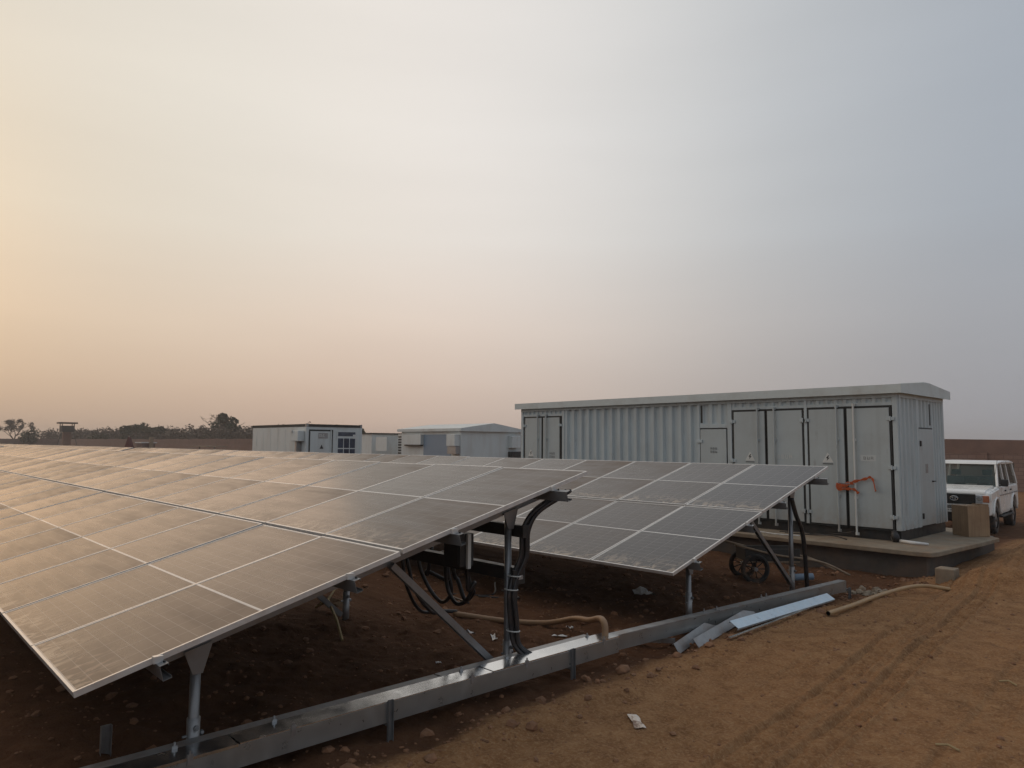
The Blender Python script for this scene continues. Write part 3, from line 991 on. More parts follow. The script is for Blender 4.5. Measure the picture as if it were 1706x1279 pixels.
for k, (x0, dx, y0, zb_) in enumerate(((-6.35, .30, 5.0, .62), (-6.60, .42, 5.08, .46), (-6.95, .30, 5.12, .66), (-7.15, .45, 5.18, .38))):
    lines.append([(x0, y0, 1.08), (x0 - .06, y0 + .03, .78), (x0 - .02 + .04 * k % .07, y0 + .08, zb_ + .16), (x0 + dx * .45, y0 + .15, zb_), (x0 + dx * .85, y0 + .12, zb_ + .13), (x0 + dx * .98, y0 + .05, .75), (x0 + dx, y0, 1.05)])
lines = [[(p[0] + rng.uniform(-.05, .05), p[1] + rng.uniform(-.05, .05), p[2] + rng.uniform(-.05, .05) * (.3 < p[2] < 1)) for p in ln] for ln in lines]
bundle('cable_loops', lines, .024, 'slack loops of black cable hanging beneath the nearest table')
lines = [[(-7.6, 5.2, .9), (-7.62, 5.3, .5), (-7.75, 5.6, .14), (-7.85, 5.95, .05), (-7.75, 6.15, .04)],
         [(-7.5, 5.2, .9), (-7.5, 5.35, .45), (-7.62, 5.7, .12), (-7.8, 6.02, .06), (-7.72, 6.2, .04)]]
bundle('ground_cable', lines, .022, 'black cable dropping from the loops to the mouth of the tan conduit')
lines = [[(-9.2, 8.2, .05), (-8.5, 7.5, .03), (-8.9, 7.0, .05), (-8.2, 6.8, .04)], [(-8.8, 8.0, .05), (-8.0, 7.6, .03), (-8.4, 7.15, .05)]]
bundle('ground_cable', [[(p[0], p[1], gz(p[0], p[1]) + .02) for p in ln] for ln in lines], .014, 'loose black cable lying on the earth between the two tables')

# tan conduit along the ground to the tray
hp = [(-7.75, 6.16), (-7.25, 6.60), (-6.7, 6.86)]
hp3 = [(x, y, gz(x, y) + .04) for x, y in hp] + [(-6.2, 6.86, .11), (-5.75, 6.62, .21), (-5.38, 6.36, .335), (-5.2, 6.22, .375), (-5.115, 6.16, .34), (-5.095, 6.14, .24)]
o = solo('flexible_conduit', MB().tube(spline(hp3, 14), .036, 12, ripple=.03), M['hose'], 'tan flexible conduit lying on the earth and bending into the cable tray', 'conduit', smooth=True)
# conduit on the track
pp3 = [(-4.24, 9.72, gz(-4.24, 9.72) + .04), (-4.27, 10.6, .055), (-4.29, 11.5, .05), (-4.29, 12.25, .035), (-4.26, 12.85, .02), (-4.12, 13.15, .02), (-3.86, 13.45, gz(-3.86, 13.45) + .02)]
t = thing('loose_conduit', 'ochre plastic pipe lying kinked on the track beside the plinth', 'pipe', pp3[0])
part('tube_wall', MB().tube(spline(pp3, 10), .031, 14, caps=False), M['pipe'], t, smooth=True)
part('bore', MB().tube(spline(pp3, 10), .026, 14, caps=False), M['rubber'], t, smooth=True)

# ================================================================== cable trays
def tray_side(mb, p0, p1, w, h, th=.004):
    """open U channel, p0->p1 along the top centre line"""
    mb.channel(p0, p1, [(-w / 2, 0), (-w / 2, -h), (w / 2, -h), (w / 2, 0), (w / 2 - th, 0), (w / 2 - th, -h + th), (-w / 2 + th, -h + th), (-w / 2 + th, 0)])


def lerp(a, b, t): return tuple(a[i] + (b[i] - a[i]) * t for i in range(3))


wide = thing('cable_tray', 'wide galvanised covered cable tray running along the front of both tables', 'cable tray', (-5.08, 3, 0))
A0, A1 = (-5.085, -1.2, .235), (-5.075, 6.22, .235)
part('channel', (lambda mb: (tray_side(mb, A0, A1, .20, .155), mb)[1])(MB()), M['galv_tray'], wide)
segs = [(-1.2, 2.10, .000), (2.112, 4.42, .0015), (4.43, 6.24, .006)]
for a, b_, dz in segs:
    cvr = MB().channel((-5.085, a, .2385 + dz), (-5.083, b_, .2385 + dz), [(-.104, -.016), (-.104, .0035), (.104, .0035), (.104, -.016), (.1025, -.016), (.1025, .002), (-.1025, .002), (-.1025, -.016)])
    part('cover', cvr, M['galv_new'], wide, label=None)
# narrower dusty side tray lying against its back
sidet = thing('cable_tray', 'narrow dusty cable tray lying against the back of the wide one', 'cable tray', (-5.24, 3, 0))
part('channel', (lambda mb: (tray_side(mb, (-5.250, -1.2, .236), (-5.232, 5.98, .236), .085, .13), mb)[1])(MB()), M['galv_dull'], sidet)
for a, b_, dz in ((-1.2, 3.98, 0), (3.995, 6.0, .003)):
    part('cover', MB().channel((-5.250 + .0025 * (a + 1.2), a, .239 + dz), (-5.250 + .0025 * (b_ + 1.2), b_, .239 + dz), [(-.046, -.012), (-.046, .0035), (.046, .0035), (.046, -.012), (.0445, -.012), (.0445, .002), (-.0445, .002), (-.0445, -.012)]), M['galv_dull'], sidet)
# narrow continuation
narrow = thing('cable_tray', 'narrow cable tray continuing past the second table to the plinth', 'cable tray', (-5.0, 9, 0))
B0, B1 = (-5.085, 6.245, .232), (-4.80, 11.55, .205)
part('channel', (lambda mb: (tray_side(mb, B0, B1, .105, .155), mb)[1])(MB()), M['galv_tray'], narrow)
for a, b_, dz in ((.002, .36, 0.002), (.363, .60, .004), (.603, .998, .002)):
    p0, p1 = lerp(B0, B1, a), lerp(B0, B1, b_)
    part('cover', MB().channel((p0[0], p0[1], p0[2] + .004 + dz), (p1[0], p1[1], p1[2] + .004 + dz), [(-.057, -.014), (-.057, .0035), (.057, .0035), (.057, -.014), (.0555, -.014), (.0555, .002), (-.0555, .002), (-.0555, -.014)]), M['galv_dull'], narrow)
part('end_plate', MB().box(B1[0] - .055, B1[0] + .055, B1[1] + .001, B1[1] + .006, B1[2] - .155, B1[2] + .003), M['galv'], narrow)
# cover clips and bolts
for tr, spots in ((wide, [(-5.187, 1.75), (-4.979, 1.78), (-5.187, 2.45), (-4.979, 2.5), (-5.187, 4.22), (-4.979, 4.18), (-5.187, 4.78), (-4.979, 4.85), (-5.187, 5.95), (-4.979, 5.98)]),
                  (narrow, [(-5.01, 7.95), (-4.985, 8.2), (-4.965, 9.30), (-4.955, 9.42)])):
    for x, y in spots:
        z = .24 if tr is wide else .228
        mb = MB().box(x - .008, x + .008, y - .018, y + .018, z - .045, z + .022).cyl((x, y, z + .018), (x, y, z + .045), .007, n=6)
        part('clip', mb, M['galv_dull'], tr)
for tr, spots in ((wide, [(.95, 0), (3.32, .02), (5.48, .02)]), (narrow, [(7.62, .02), (9.3, 0), (11.62, -.06)])):
    for y, zz in spots:
        x = -4.973 if tr is wide else B0[0] + (B1[0] - B0[0]) * (y - B0[1]) / (B1[1] - B0[1]) + .062
        s = part('support', MB().channel((x, y, zz - .2), (x, y, .255 if tr is wide else .10), [(-.024, -.002), (.024, -.002), (.024, .002 + .022), (.021, .024), (.021, .001), (-.021, .001), (-.021, .024), (-.024, .024)], up=(1, 0, 0)), M['galv'], tr)
        part('crossbar', MB().box(x - .30, x - .004, y - .02, y + .02, .052, .078), M['galv'], s)
t = solo('steel_stub', MB().channel((-6.05, 1.55, -.2), (-6.05, 1.55, .2), [(-.036, -.02), (.036, -.02), (.036, .02), (.033, .02), (.033, -.017), (-.033, -.017), (-.033, .02), (-.036, .02)], up=(1, 0, 0)), M['galv_dull'],
         'short steel stub standing in the dark earth behind the tray, lower left', 'steel post')


# loose sheet-metal pieces by the narrow tray
def sheet(name, a, b_, w, h, label, m, tiltv, group=None):
    mb = MB().channel(a, b_, [(-w / 2, 0), (-w / 2, -h), (-w / 2 + .003, -h), (-w / 2 + .003, -.003), (w / 2 - .003, -.003), (w / 2 - .003, -h), (w / 2, -h), (w / 2, 0)], up=tiltv)
    return solo(name, mb, M[m], label, 'tray cover', group)


G = lambda x, y, dz=0: (x, y, gz(x, y) + dz)
sheet('loose_tray_cover', G(-4.62, 7.98, .10), G(-4.64, 10.75, .13), .135, .03, 'blue-filmed steel tray cover leaning on the narrow tray', 'blue_cover', (.5, 0, .86))
sheet('tray_offcut', G(-4.66, 7.22, .06), G(-4.90, 8.95, .13), .115, .03, 'grey tray offcut nearest the blue-filmed cover', 'galv_dull', (.75, .1, .6))
sheet('tray_offcut', G(-4.76, 6.98, .06), G(-5.02, 8.45, .12), .12, .03, 'grey tray offcut half under the narrow tray, behind the other offcut', 'galv_dull', (.8, .1, .5))
solo('zinc_strip', MB().bar(G(-4.47, 7.62, .03), G(-4.46, 9.6, .05), .035, .014), M['galv_new'], 'thin pale zinc strip lying below the blue-filmed cover', 'metal strip')
solo('angle_iron', MB().bar(G(-5.55, 7.05, .05), G(-4.95, 7.22, .06), .05, .05), M['galv_dull'], 'short square steel bar lying below the narrow tray left of the offcuts', 'steel bar')

# leaning dark pipe at the second table
mb = MB().tube(spline([(-5.42, 11.20, 1.45), (-5.42, 11.34, 1.18), (-5.41, 11.52, .9), (-5.42, 11.62, .5), (-5.44, 11.72, gz(-5.44, 11.72) - .02)], 10), .036, 10)
solo('leaning_hose', mb, M['cable'], 'dark hose dropping to the ground behind the rear post of the second table', 'hose', smooth=True)
mb = MB()
for k in range(9):
    a = k / 9
    mb.torus((-5.00 + .13 * a * 1.0, 12.02 + .13 * a, 1.70 - .015 * math.sin(a * 3)), (.7, .7, .3 + (k % 2)), .014, .004, 10, 4)
solo('chain', mb, M['galv_dull'], 'short chain sticking out past the top purlin of the second table', 'chain')

# ================================================================== hand cart under the second table
cart = thing('hand_cart', 'two-wheeled hand cart with spoked wheels parked under the second table', 'cart', (-6.73, 12.19, 0), R(-40))


def spoked(parent, x, y):
    z = .26 + gz(-6.6, 12)
    w_ = part('wheel', MB().torus((x, y, z), (1, 0, 0), .228, .036, 30, 8), M['tyre'], parent, world=False, smooth=True)
    part('rim', MB().torus((x, y, z), (1, 0, 0), .190, .014, 26, 6), M['tyre'], w_, world=False, smooth=True)
    part('hub', MB().cyl((x - .05, y, z), (x + .05, y, z), .035, n=12), M['galv_dull'], w_, world=False)
    for k in range(9):
        a = 2 * math.pi * k / 9
        part('spoke', MB().cyl((x, y + .03 * math.cos(a), z + .03 * math.sin(a)), (x, y + .185 * math.cos(a), z + .185 * math.sin(a)), .010, n=5), M['tyre'], w_, world=False)


spoked(cart, .28, 0); spoked(cart, -.32, .0)
zc = gz(-6.6, 12) + .26
part('axle', MB().cyl((-.36, 0, zc), (.33, 0, zc), .014, n=8), M['galv_dull'], cart, world=False)
part('bed', MB().box(-.26, .22, -.15, .85, zc + .10, zc + .125), M['wood'], cart, world=False, bevel=.004)
for s in (-.26, .195):
    part('side_board', MB().box(s, s + .025, -.15, .85, zc + .126, zc + .34), M['dark_wood'], cart, world=False, bevel=.004)
part('front_board', MB().box(-.234, .194, -.15, -.125, zc + .126, zc + .34), M['dark_wood'], cart, world=False, bevel=.004)
for s in (-.27, .235):
    part('shaft', MB().tube(spline([(s, -.35, zc + .42), (s, .4, zc + .24), (s, 1.2, zc + .12), (s, 1.75, zc - .12)], 6), .02, 8), M['wood'], cart, world=False, smooth=True)
solo('pale_blue_can', MB().cyl((-6.1, 12.62, gz(-6.1, 12.6) + .09), (-5.86, 12.86, gz(-5.9, 12.8) + .09), .06, n=14), M['blue_panel'], 'pale blue drum lying behind the rear post of the second table', 'drum', bevel=.008)

# ================================================================== long cabin (substation container)
BXC, BYC = -5.40, 15.96      # near right corner of the walls
BL, BW = 11.30, 2.93         # length, width
ZB, ZE = .57, 3.33           # bottom of the walls, underside of the eave
cab = thing('equipment_cabin', 'long grey-green corrugated steel equipment cabin on a concrete plinth', 'cabin', (BXC, BYC, .35))
bx = lambda s: BXC - s       # s metres left of the near corner


def corr(x0, x1, z0, z1, y, pitch=.295, d=.042, axis='X'):
    """trapezoidal corrugated sheet; recessed valleys behind the plane y (front face towards -Y / +X)"""
    n = max(1, round(abs(x1 - x0) / pitch))
    p = (x1 - x0) / n
    pr = []
    for i in range(n):
        b0 = x0 + i * p
        pr += [(b0, 0), (b0 + .33 * p, 0), (b0 + .49 * p, 1), (b0 + .84 * p, 1)]
    pr.append((x1, 0))
    mb = MB()
    v = []
    for a, k in pr:
        for z in (z0, z1):
            v.append((a, y + d * k, z) if axis == 'X' else (y - d * k, a, z))
    fs = [(2 * i, 2 * i + 2, 2 * i + 3, 2 * i + 1) for i in range(len(pr) - 1)]
    mb.add(v, fs)
    return mb


core = MB().box(bx(BL) + .06, bx(0) - .06, BYC + .085, BYC + BW - .05, ZB + .03, ZE - .01)
part('inner_shell', core, M['paint'], cab)
yF = BYC
# posts and rails proud of the sheets
posts = [(0, .10), (1.93, 2.03) if False else (1.91, 1.98), (3.80, 3.92), (4.70, 4.78), (9.40, 9.50), (BL - .10, BL)]
for a, b_ in posts:
    part('frame_post', MB().box(bx(a), bx(b_), yF - .012, yF + .066, ZB, ZE - .003), M['paint'], cab, bevel=.006)
part('bottom_rail', MB().box(bx(4.705), bx(9.395), yF - .008, yF + .06, ZB, ZB + .09), M['paint'], cab)
part('top_rail', MB().box(bx(BL), bx(0), yF - .016, yF + .06, ZE - .0025, ZE + .09), M['paint'], cab)
part('corrugated_sheet', corr(bx(9.40), bx(4.78), ZB + .09, ZE - .003, yF + .004, .295, .062), M['paint'], cab)
part('corrugated_sheet', corr(bx(4.70), bx(3.92), 2.83, ZE - .003, yF + .004, .26, .042), M['paint'], cab)
for a, b_ in ((.10, 1.91), (1.98, 3.80), (9.50, BL - .10)):
    part('corrugated_sheet', corr(bx(b_), bx(a), 3.23, ZE - .003, yF + .012, .2, .03), M['paint'], cab)
    part('door_header', MB().box(bx(a + .002), bx(b_ - .002), yF - .006, yF + .055, 3.165, 3.229), M['paint'], cab)
part('panel_lintel', MB().box(bx(3.925), bx(4.695), yF - .004, yF + .05, 2.735, 2.83), M['paint'], cab)
part('slot', MB().box(bx(4.62), bx(4.68), yF + .003, yF + .012, 2.86, ZE - .02), M['rubber'], cab)


def hinge(par, x, z):
    mb = MB().box(x - .075, x + .075, yF - .040, yF - .018, z - .035, z + .035).cyl((x, yF - .045, z - .05), (x, yF - .045, z + .05), .016, n=8)
    part('hinge', mb, M['paint'], par, bevel=.004)


def lock_rod(par, x, z0, z1, m='paint_door'):
    mb = MB().cyl((x, yF - .062, z0), (x, yF - .062, z1), .020, n=10)
    for z in (z0 + .02, z1 - .03, z0 + .28 * (z1 - z0), z0 + .72 * (z1 - z0)):
        mb.box(x - .035, x + .035, yF - .05, yF - .016, z - .028, z + .028)
    part('lock_rod', mb, M[m], par, smooth=False)


def glyphs(par, x, z, n, h, w, name='lettering', light=False, rows=1):
    """small painted characters on a plate"""
    q = random.Random(int(abs(x * 1000)))
    mb = MB()
    for r in range(rows):
        for i in range(n):
            cx = x + (i - (n - 1) / 2) * w * 1.35
            cz = z - r * h * 1.5
            y = yF - .0225
            mb.box(cx - w * .45, cx - w * .28, y, y + .001, cz - h / 2, cz + h / 2)
            mb.box(cx + w * .25, cx + w * .42, y, y + .001, cz - h / 2, cz + h * .4)
            for zz in (-.42, 0, .4):
                if q.random() < .8:
                    mb.box(cx - w * .27, cx + w * .24, y, y + .001, cz + zz * h - h * .07, cz + zz * h + h * .07)
    part(name, mb, M['sign'] if light else M['faded'], par)


def warning(par, x, z):
    s = .125
    p = part('warning_sign', MB().prism([(x - s, z - s * .8), (x + s, z - s * .8), (x, z + s * .95)], 'Y', yF - .0225, yF - .020), M['sign'], par)
    y0, y1 = yF - .0245, yF - .0226
    k = .055
    mb = MB().prism([(x + .2 * k, z + 1.0 * k), (x - .75 * k, z - .15 * k), (x - .1 * k, z - .15 * k), (x - .45 * k, z - 1.15 * k), (x + .75 * k, z + .1 * k), (x + .1 * k, z + .1 * k), (x + .6 * k, z + 1.0 * k)], 'Y', y0, y1)
    part('bolt_symbol', mb, M['ink'], p)
    part('caption', MB().box(x - s * .9, x + s * .9, y0, y0 + .002, z - s * 1.12, z - s * .98), M['ink'], p)


def door(a, b_, z0, z1, label=None):
    """one leaf from a to b metres left of the corner, with its black gasket"""
    d = part('door', MB().box(bx(a), bx(b_), yF - .018, yF + .03, z0, z1), M['paint_door'], cab, bevel=.004, label=label)
    g = .046
    mb = MB()
    mb.box(bx(a - g), bx(a), yF - .010, yF + .03, z0 - g, z1 + g); mb.box(bx(b_), bx(b_ + g), yF - .010, yF + .03, z0 - g, z1 + g)
    mb.box(bx(a), bx(b_), yF - .010, yF + .03, z1, z1 + g); mb.box(bx(a), bx(b_), yF - .010, yF + .03, z0 - g, z0)
    part('gasket', mb, M['rubber'], d)
    return d


ZD0, ZD1 = .60, 3.115
d1 = door(.165, 1.025, ZD0, ZD1, 'right leaf with an orange strap knotted round its pale lock rod')
for z in (2.88, 1.86, .84): hinge(d1, bx(.135), z)
lock_rod(d1, bx(.87), .42, 3.22, 'sign'); 
part('name_plate', MB().box(bx(.76), bx(.44), yF - .0222, yF - .019, 1.985, 2.115), M['grey_sign'], d1)
glyphs(d1, bx(.60), 2.05, 3, .065, .055)
d2 = door(1.095, 1.865, ZD0, ZD1)
for z in (2.88, .84): hinge(d2, bx(1.93), z)
lock_rod(d2, bx(1.24), .46, 3.2)
warning(d2, bx(1.46), 2.04)
d3 = door(2.03, 2.865, ZD0, ZD1)
lock_rod(d3, bx(2.68), .46, 3.2)
glyphs(d3, bx(2.45), 2.05, 4, .085, .07, light=True)
for z in (2.88, .84): hinge(d3, bx(2.0), z)
d4 = door(2.935, 3.735, ZD0, ZD1)
for z in (2.88, 1.93, .84): hinge(d4, bx(3.765), z)
lock_rod(d4, bx(3.10), .46, 3.2)
warning(d4, bx(3.32), 2.04)
dS = part('small_door', MB().box(bx(3.95), bx(4.68), yF - .016, yF + .03, ZB + .1, 2.70), M['paint_door'], cab, bevel=.004)
part('gap', MB().box(bx(3.935), bx(4.695), yF - .003, yF + .03, ZB + .09, 2.715), M['rubber'], dS)
mb = MB().box(bx(4.79), bx(4.62), yF - .042, yF - .0165, 2.36, 2.44)
part('hinge', mb, M['paint'], dS, bevel=.004)
glyphs(dS, bx(4.30), 2.22, 3, .055, .05, rows=2)
d5 = door(9.60, 10.30, ZD0, 3.12)
for z in (2.88, .84): hinge(d5, bx(9.57), z)
lock_rod(d5, bx(10.14), .46, 3.22)
d6 = door(10.37, 11.10, ZD0, 3.12)
for z in (2.88, .84): hinge(d6, bx(11.13), z)
lock_rod(d6, bx(10.51), .46, 3.22)
warning(d6, bx(10.83), 2.02)
glyphs(d5, bx(9.9), 2.02, 3, .07, .06, rows=2)
# end wall towards the car
xE = BXC
for a, b_ in ((.0, .10), (1.08, 1.20), (BW - .10, BW)):
    if a == 0:
        part('corner_post', MB().box(xE - .101, xE + .012, yF + .0665, yF + .14, ZB, ZE - .003), M['paint'], cab, bevel=.006)
    else:
        part('frame_post', MB().box(xE - .06, xE + .012, yF + a, yF + b_, ZB, ZE - .003), M['paint'], cab, bevel=.006)
part('top_rail', MB().box(xE - .05, xE + .014, yF + .0605, yF + BW, ZE - .0025, ZE + .09), M['paint'], cab)
part('corrugated_sheet', corr(yF + .14, yF + 1.08, ZB, ZE - .003, xE + .004, .235, .036, axis='Y'), M['paint'], cab)
part('corrugated_sheet', corr(yF + 1.20, yF + 2.12, 2.72, ZE - .003, xE + .004, .23, .036, axis='Y'), M['paint'], cab)
part('corrugated_sheet', corr(yF + 2.12, yF + BW - .10, ZB, ZE - .003, xE + .004, .2, .036, axis='Y'), M['paint'], cab)
dE = part('end_door', MB().box(xE - .02, xE + .010, yF + 1.215, yF + 2.105, ZB + .02, 2.69), M['paint_door'], cab, bevel=.004)
part('door_gap', MB().box(xE - .02, xE + .003, yF + 1.20, yF + 2.12, ZB + .01, 2.72), M['rubber'], dE)
part('slot', MB().box(xE - .01, xE + .007, yF + 1.93, yF + 2.02, 2.78, 3.26), M['rubber'], cab)
for z in (2.37, .80):
    part('hinge', MB().box(xE + .0105, xE + .035, yF + 1.235, yF + 1.30, z - .06, z + .06), M['black'], dE, bevel=.003)
part('vent_plate', MB().box(xE + .0105, xE + .018, yF + 1.56, yF + 1.70, 1.72, 1.92), M['galv_dull'], dE, bevel=.002)
mb = MB().cyl((xE + .01, yF + 1.95, 1.53), (xE + .05, yF + 1.95, 1.53), .016, n=8).box(xE + .042, xE + .056, yF + 1.94, yF + 2.08, 1.518, 1.542)
part('handle', mb, M['black'], dE)
# left end and back close the box
part('end_sheet', corr(yF + .066, yF + BW - .02, ZB, ZE, bx(BL) - .002, .25, -.036, axis='Y'), M['paint'], cab)
part('back_sheet', MB().box(bx(BL), bx(0) - .062, yF + BW - .046, yF + BW, ZB, ZE), M['paint'], cab)
# steel skid below
part('base_frame', MB().box(bx(BL - .03), bx(.03), yF + .05, yF + BW - .04, .352, ZB - .002), M['black'], cab, bevel=.004)
# low gabled roof with deep fascia
ox, oy = .12, .13
zf0, zf1, zr = ZE + .075, ZE + .255, ZE + .37
mid = yF + BW / 2
mb = MB().prism([(yF - oy, zf0 + .02), (yF + BW + oy, zf0 + .02), (yF + BW + oy, zf1), (mid + .15, zr), (mid - .15, zr), (yF - oy, zf1)], 'X', bx(BL + ox + .04), bx(-ox + .002))
rf = part('roof', mb, M['paint_roof'], cab, bevel=.006)
part('fascia', MB().box(bx(BL + ox + .045), bx(-ox), yF - oy - .014, yF - oy - .0015, zf0, zf1 + .004), M['paint_roof'], rf)
part('fascia', MB().prism([(yF - oy - .014, zf0), (yF + BW + oy + .012, zf0), (yF + BW + oy + .012, zf1 + .006), (mid + .15, zr + .006), (mid - .15, zr + .006), (yF - oy - .014, zf1 + .006)], 'X', bx(-ox) + .001, bx(-ox) + .013), M['paint_roof'], rf)
part('ridge_cap', MB().box(bx(.42), bx(-.08), mid - .10, mid + .12, zr - .01, zr + .022), M['paint_roof'], rf, bevel=.008)

# plinth: slab with an overhang over a darker wall
pl = thing('plinth', 'concrete slab and low wall carrying the long grey-green cabin', 'plinth', (-5, 15, 0))
sx0, sx1, sy0, sy1 = bx(BL + .9), -4.46, 14.73, BYC + BW + .8
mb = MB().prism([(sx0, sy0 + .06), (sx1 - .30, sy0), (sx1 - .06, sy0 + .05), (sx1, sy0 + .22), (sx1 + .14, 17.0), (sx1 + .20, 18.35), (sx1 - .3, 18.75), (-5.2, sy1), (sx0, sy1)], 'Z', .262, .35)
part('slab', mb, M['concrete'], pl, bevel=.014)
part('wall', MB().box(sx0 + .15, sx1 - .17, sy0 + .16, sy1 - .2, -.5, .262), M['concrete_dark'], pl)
solo('concrete_block', MB().box(-4.22, -3.92, 13.95, 14.25, gz(-4.1, 14) - .12, gz(-4.1, 14) + .24), M['concrete'], 'grey concrete block lying against the earth at the corner of the plinth', 'block', bevel=.02)

# things on the slab
solo('white_pipe', MB().tube([(-5.40, 15.86, .385), (-5.15, 15.75, .385), (-4.86, 15.78, .383)], [.036, .036, .022], 12), M['white'], 'white plastic pipe lying on the slab at the corner of the cabin', 'pipe', smooth=True)
mb = MB().tube([(-5.50 + .075 * math.cos(a_), 15.80 + .02 * a_, .43 + .075 * math.sin(a_)) for a_ in np.linspace(1.2, 5.0, 14)], .012, 6)
solo('coiled_wire', mb, M['galv_dull'], 'small hook of pale wire hung at the foot of the corner door', 'wire')
solo('black_lump', MB().tube([(-5.48, 15.88, .36), (-5.50, 15.87, .46), (-5.53, 15.88, .58)], [.075, .085, .05], 8), M['cable'], 'black rubber bundle at the foot of the corner door', 'cable', smooth=True)
lines = [[(-7.9, 15.7, .36), (-7.4, 15.62, .40), (-6.9, 15.66, .38), (-6.45, 15.6, .46), (-6.2, 15.55, .52)],
         [(-7.7, 15.55, .365), (-7.1, 15.60, .37), (-6.6, 15.5, .40), (-6.3, 15.45, .36)]]
bundle('thin_cable', lines, .011, 'thin loose cables draped along the slab under the doors', m='cable')
bundle('thin_cable', [[(-8.9, 15.2, .36), (-8.3, 15.25, .37), (-7.7, 15.15, .362), (-7.2, 15.2, .37)]], .012, 'pale loose cable lying on the slab edge', m='white')

# orange strap knotted round the lock rods
zz, yy = 1.46, yF - .085
bands = [[(bx(1.27), yy, zz - .02), (bx(1.05), yy - .012, zz + .035), (bx(.87), yy - .015, zz + .09), (bx(.66), yy, zz + .15), (bx(.55), yy, zz + .19), (bx(.50), yy + .01, zz + .12), (bx(.47), yy + .02, zz - .06), (bx(.455), yy + .02, zz - .10)],
         [(bx(1.27), yy, zz - .02), (bx(1.22), yy - .02, zz - .09), (bx(1.02), yy - .012, zz - .075), (bx(.88), yy - .02, zz - .08), (bx(.80), yy, zz - .16)],
         [(bx(1.27), yy + .01, zz + .02), (bx(1.1), yy - .02, zz - .01), (bx(.9), yy - .025, zz + .05)],
         [(bx(1.25), yy - .02, zz - .05), (bx(1.08), yy - .03, zz - .03), (bx(1.0), yy - .02, zz + .05)]]
mb = MB()
for ln in bands:
    S_ = spline(ln, 7)
    for i in range(len(S_) - 1):
        mb.bar(S_[i], S_[i + 1] + (S_[i + 1] - S_[i]) * .15, .014, .045 + .02 * math.sin(i), up=(0, -.3, 1))
solo('orange_strap', mb, M['orange'], 'orange strap tied round the lock rods of the double door', 'strap', bevel=.004)

# cardboard box on the slab
cb = thing('cardboard_box', 'tall brown cardboard box at the right end of the slab', 'box', (-4.72, 18.36, .352), R(54))
part('carton', MB().box(-.30, .21, -.19, .30, 0, .66), M['card'], cb, world=False, bevel=.008)
part('flap', MB().prism([(-.30, .662), (.21, .662), (.20, .70), (-.29, .675)], 'Y', -.188, -.180), M['card'], cb, world=False)
part('flap', MB().prism([(-.19, .662), (.30, .662), (.29, .685), (-.18, .70)], 'X', .198, .206), M['card'], cb, world=False)
part('tape', MB().box(-.09, -.03, -.1915, -.1905, .02, .62), M['card'], cb, world=False)


# ================================================================== white off-road car
car = thing('parked_car', 'white boxy off-road car with black grille parked beyond the cabin', 'car', (-6.22, 22.35, gz(-6.2, 23.5) + .02), R(4))
CW = .86
hw = CW - .035


def arch(cy, r, z0, n=9):
    return [(cy + r * math.cos(a), z0 + r * math.sin(a)) for a in np.linspace(math.pi, 0, n)]


prof = [(.12, .52), (.10, .98), (.16, 1.13), (.30, 1.17), (1.42, 1.25), (4.62, 1.25), (4.66, .55)]
prof += [(4.2, .52)] + arch(3.68, .45, .50)[::-1] + [(3.1, .47), (1.5, .47)] + arch(.93, .45, .50)[::-1] + [(.42, .52)]
body = part('body', MB().prism(prof, 'X', -hw, hw), M['carpaint'], car, world=False, bevel=.05)
part('bonnet', MB().prism([(.13, 1.10), (.17, 1.165), (.33, 1.205), (1.40, 1.285), (1.40, 1.20), (.2, 1.09)], 'X', -hw + .10, hw - .10), M['carpaint'], body, world=False, bevel=.02)
part('underbody', MB().box(-.62, .62, .3, 4.4, .32, .56), M['black'], car, world=False)
for s in (-1, 1):
    for cy in (.93, 3.68):
        # flared arch lip
        mb = MB()
        A_ = arch(cy, .47, .50, 13)
        mb.tube([(s * (hw + .018), a, z) for a, z in A_], .034, 8)
        part('wheel_arch', mb, M['carpaint'], car, world=False, smooth=True)
    part('fender', MB().prism([(.14, .93), (.2, 1.12), (1.36, 1.20), (1.40, 1.0), (1.36, .96)], 'X', s * (hw + .002), s * (hw + .03)), M['carpaint'], car, world=False, bevel=.012)
    part('running_board', MB().box(s * (hw - .05), s * (hw + .07), 1.5, 3.1, .40, .445), M['black'], car, world=False, bevel=.01)
    for a, b_ in ((1.50, 2.42), (2.45, 3.30)):
        d_ = part('door', MB().box(s * (hw + .003), s * (hw + .02), a, b_, .56, 1.235), M['carpaint'], car, world=False, bevel=.008)
        part('handle', MB().box(s * (hw + .021), s * (hw + .05), b_ - .22, b_ - .08, 1.10, 1.14), M['black'], d_, world=False)
    part('side_moulding', MB().box(s * (hw + .021), s * (hw + .030), 1.45, 4.5, 1.00, 1.03), M['galv_dull'], car, world=False)
# cabin pillars, roof, panes
zt, zb = 1.88, 1.255
ti = .10  # tumblehome


def pillar(s, yb, yt, w=.07, nm='pillar'):
    part(nm, MB().bar((s * (hw - .03), yb, zb - .02), (s * (hw - ti - .02), yt, zt), .06, w, up=(0, 1, 0)), M['carpaint'], car, world=False, bevel=.01)


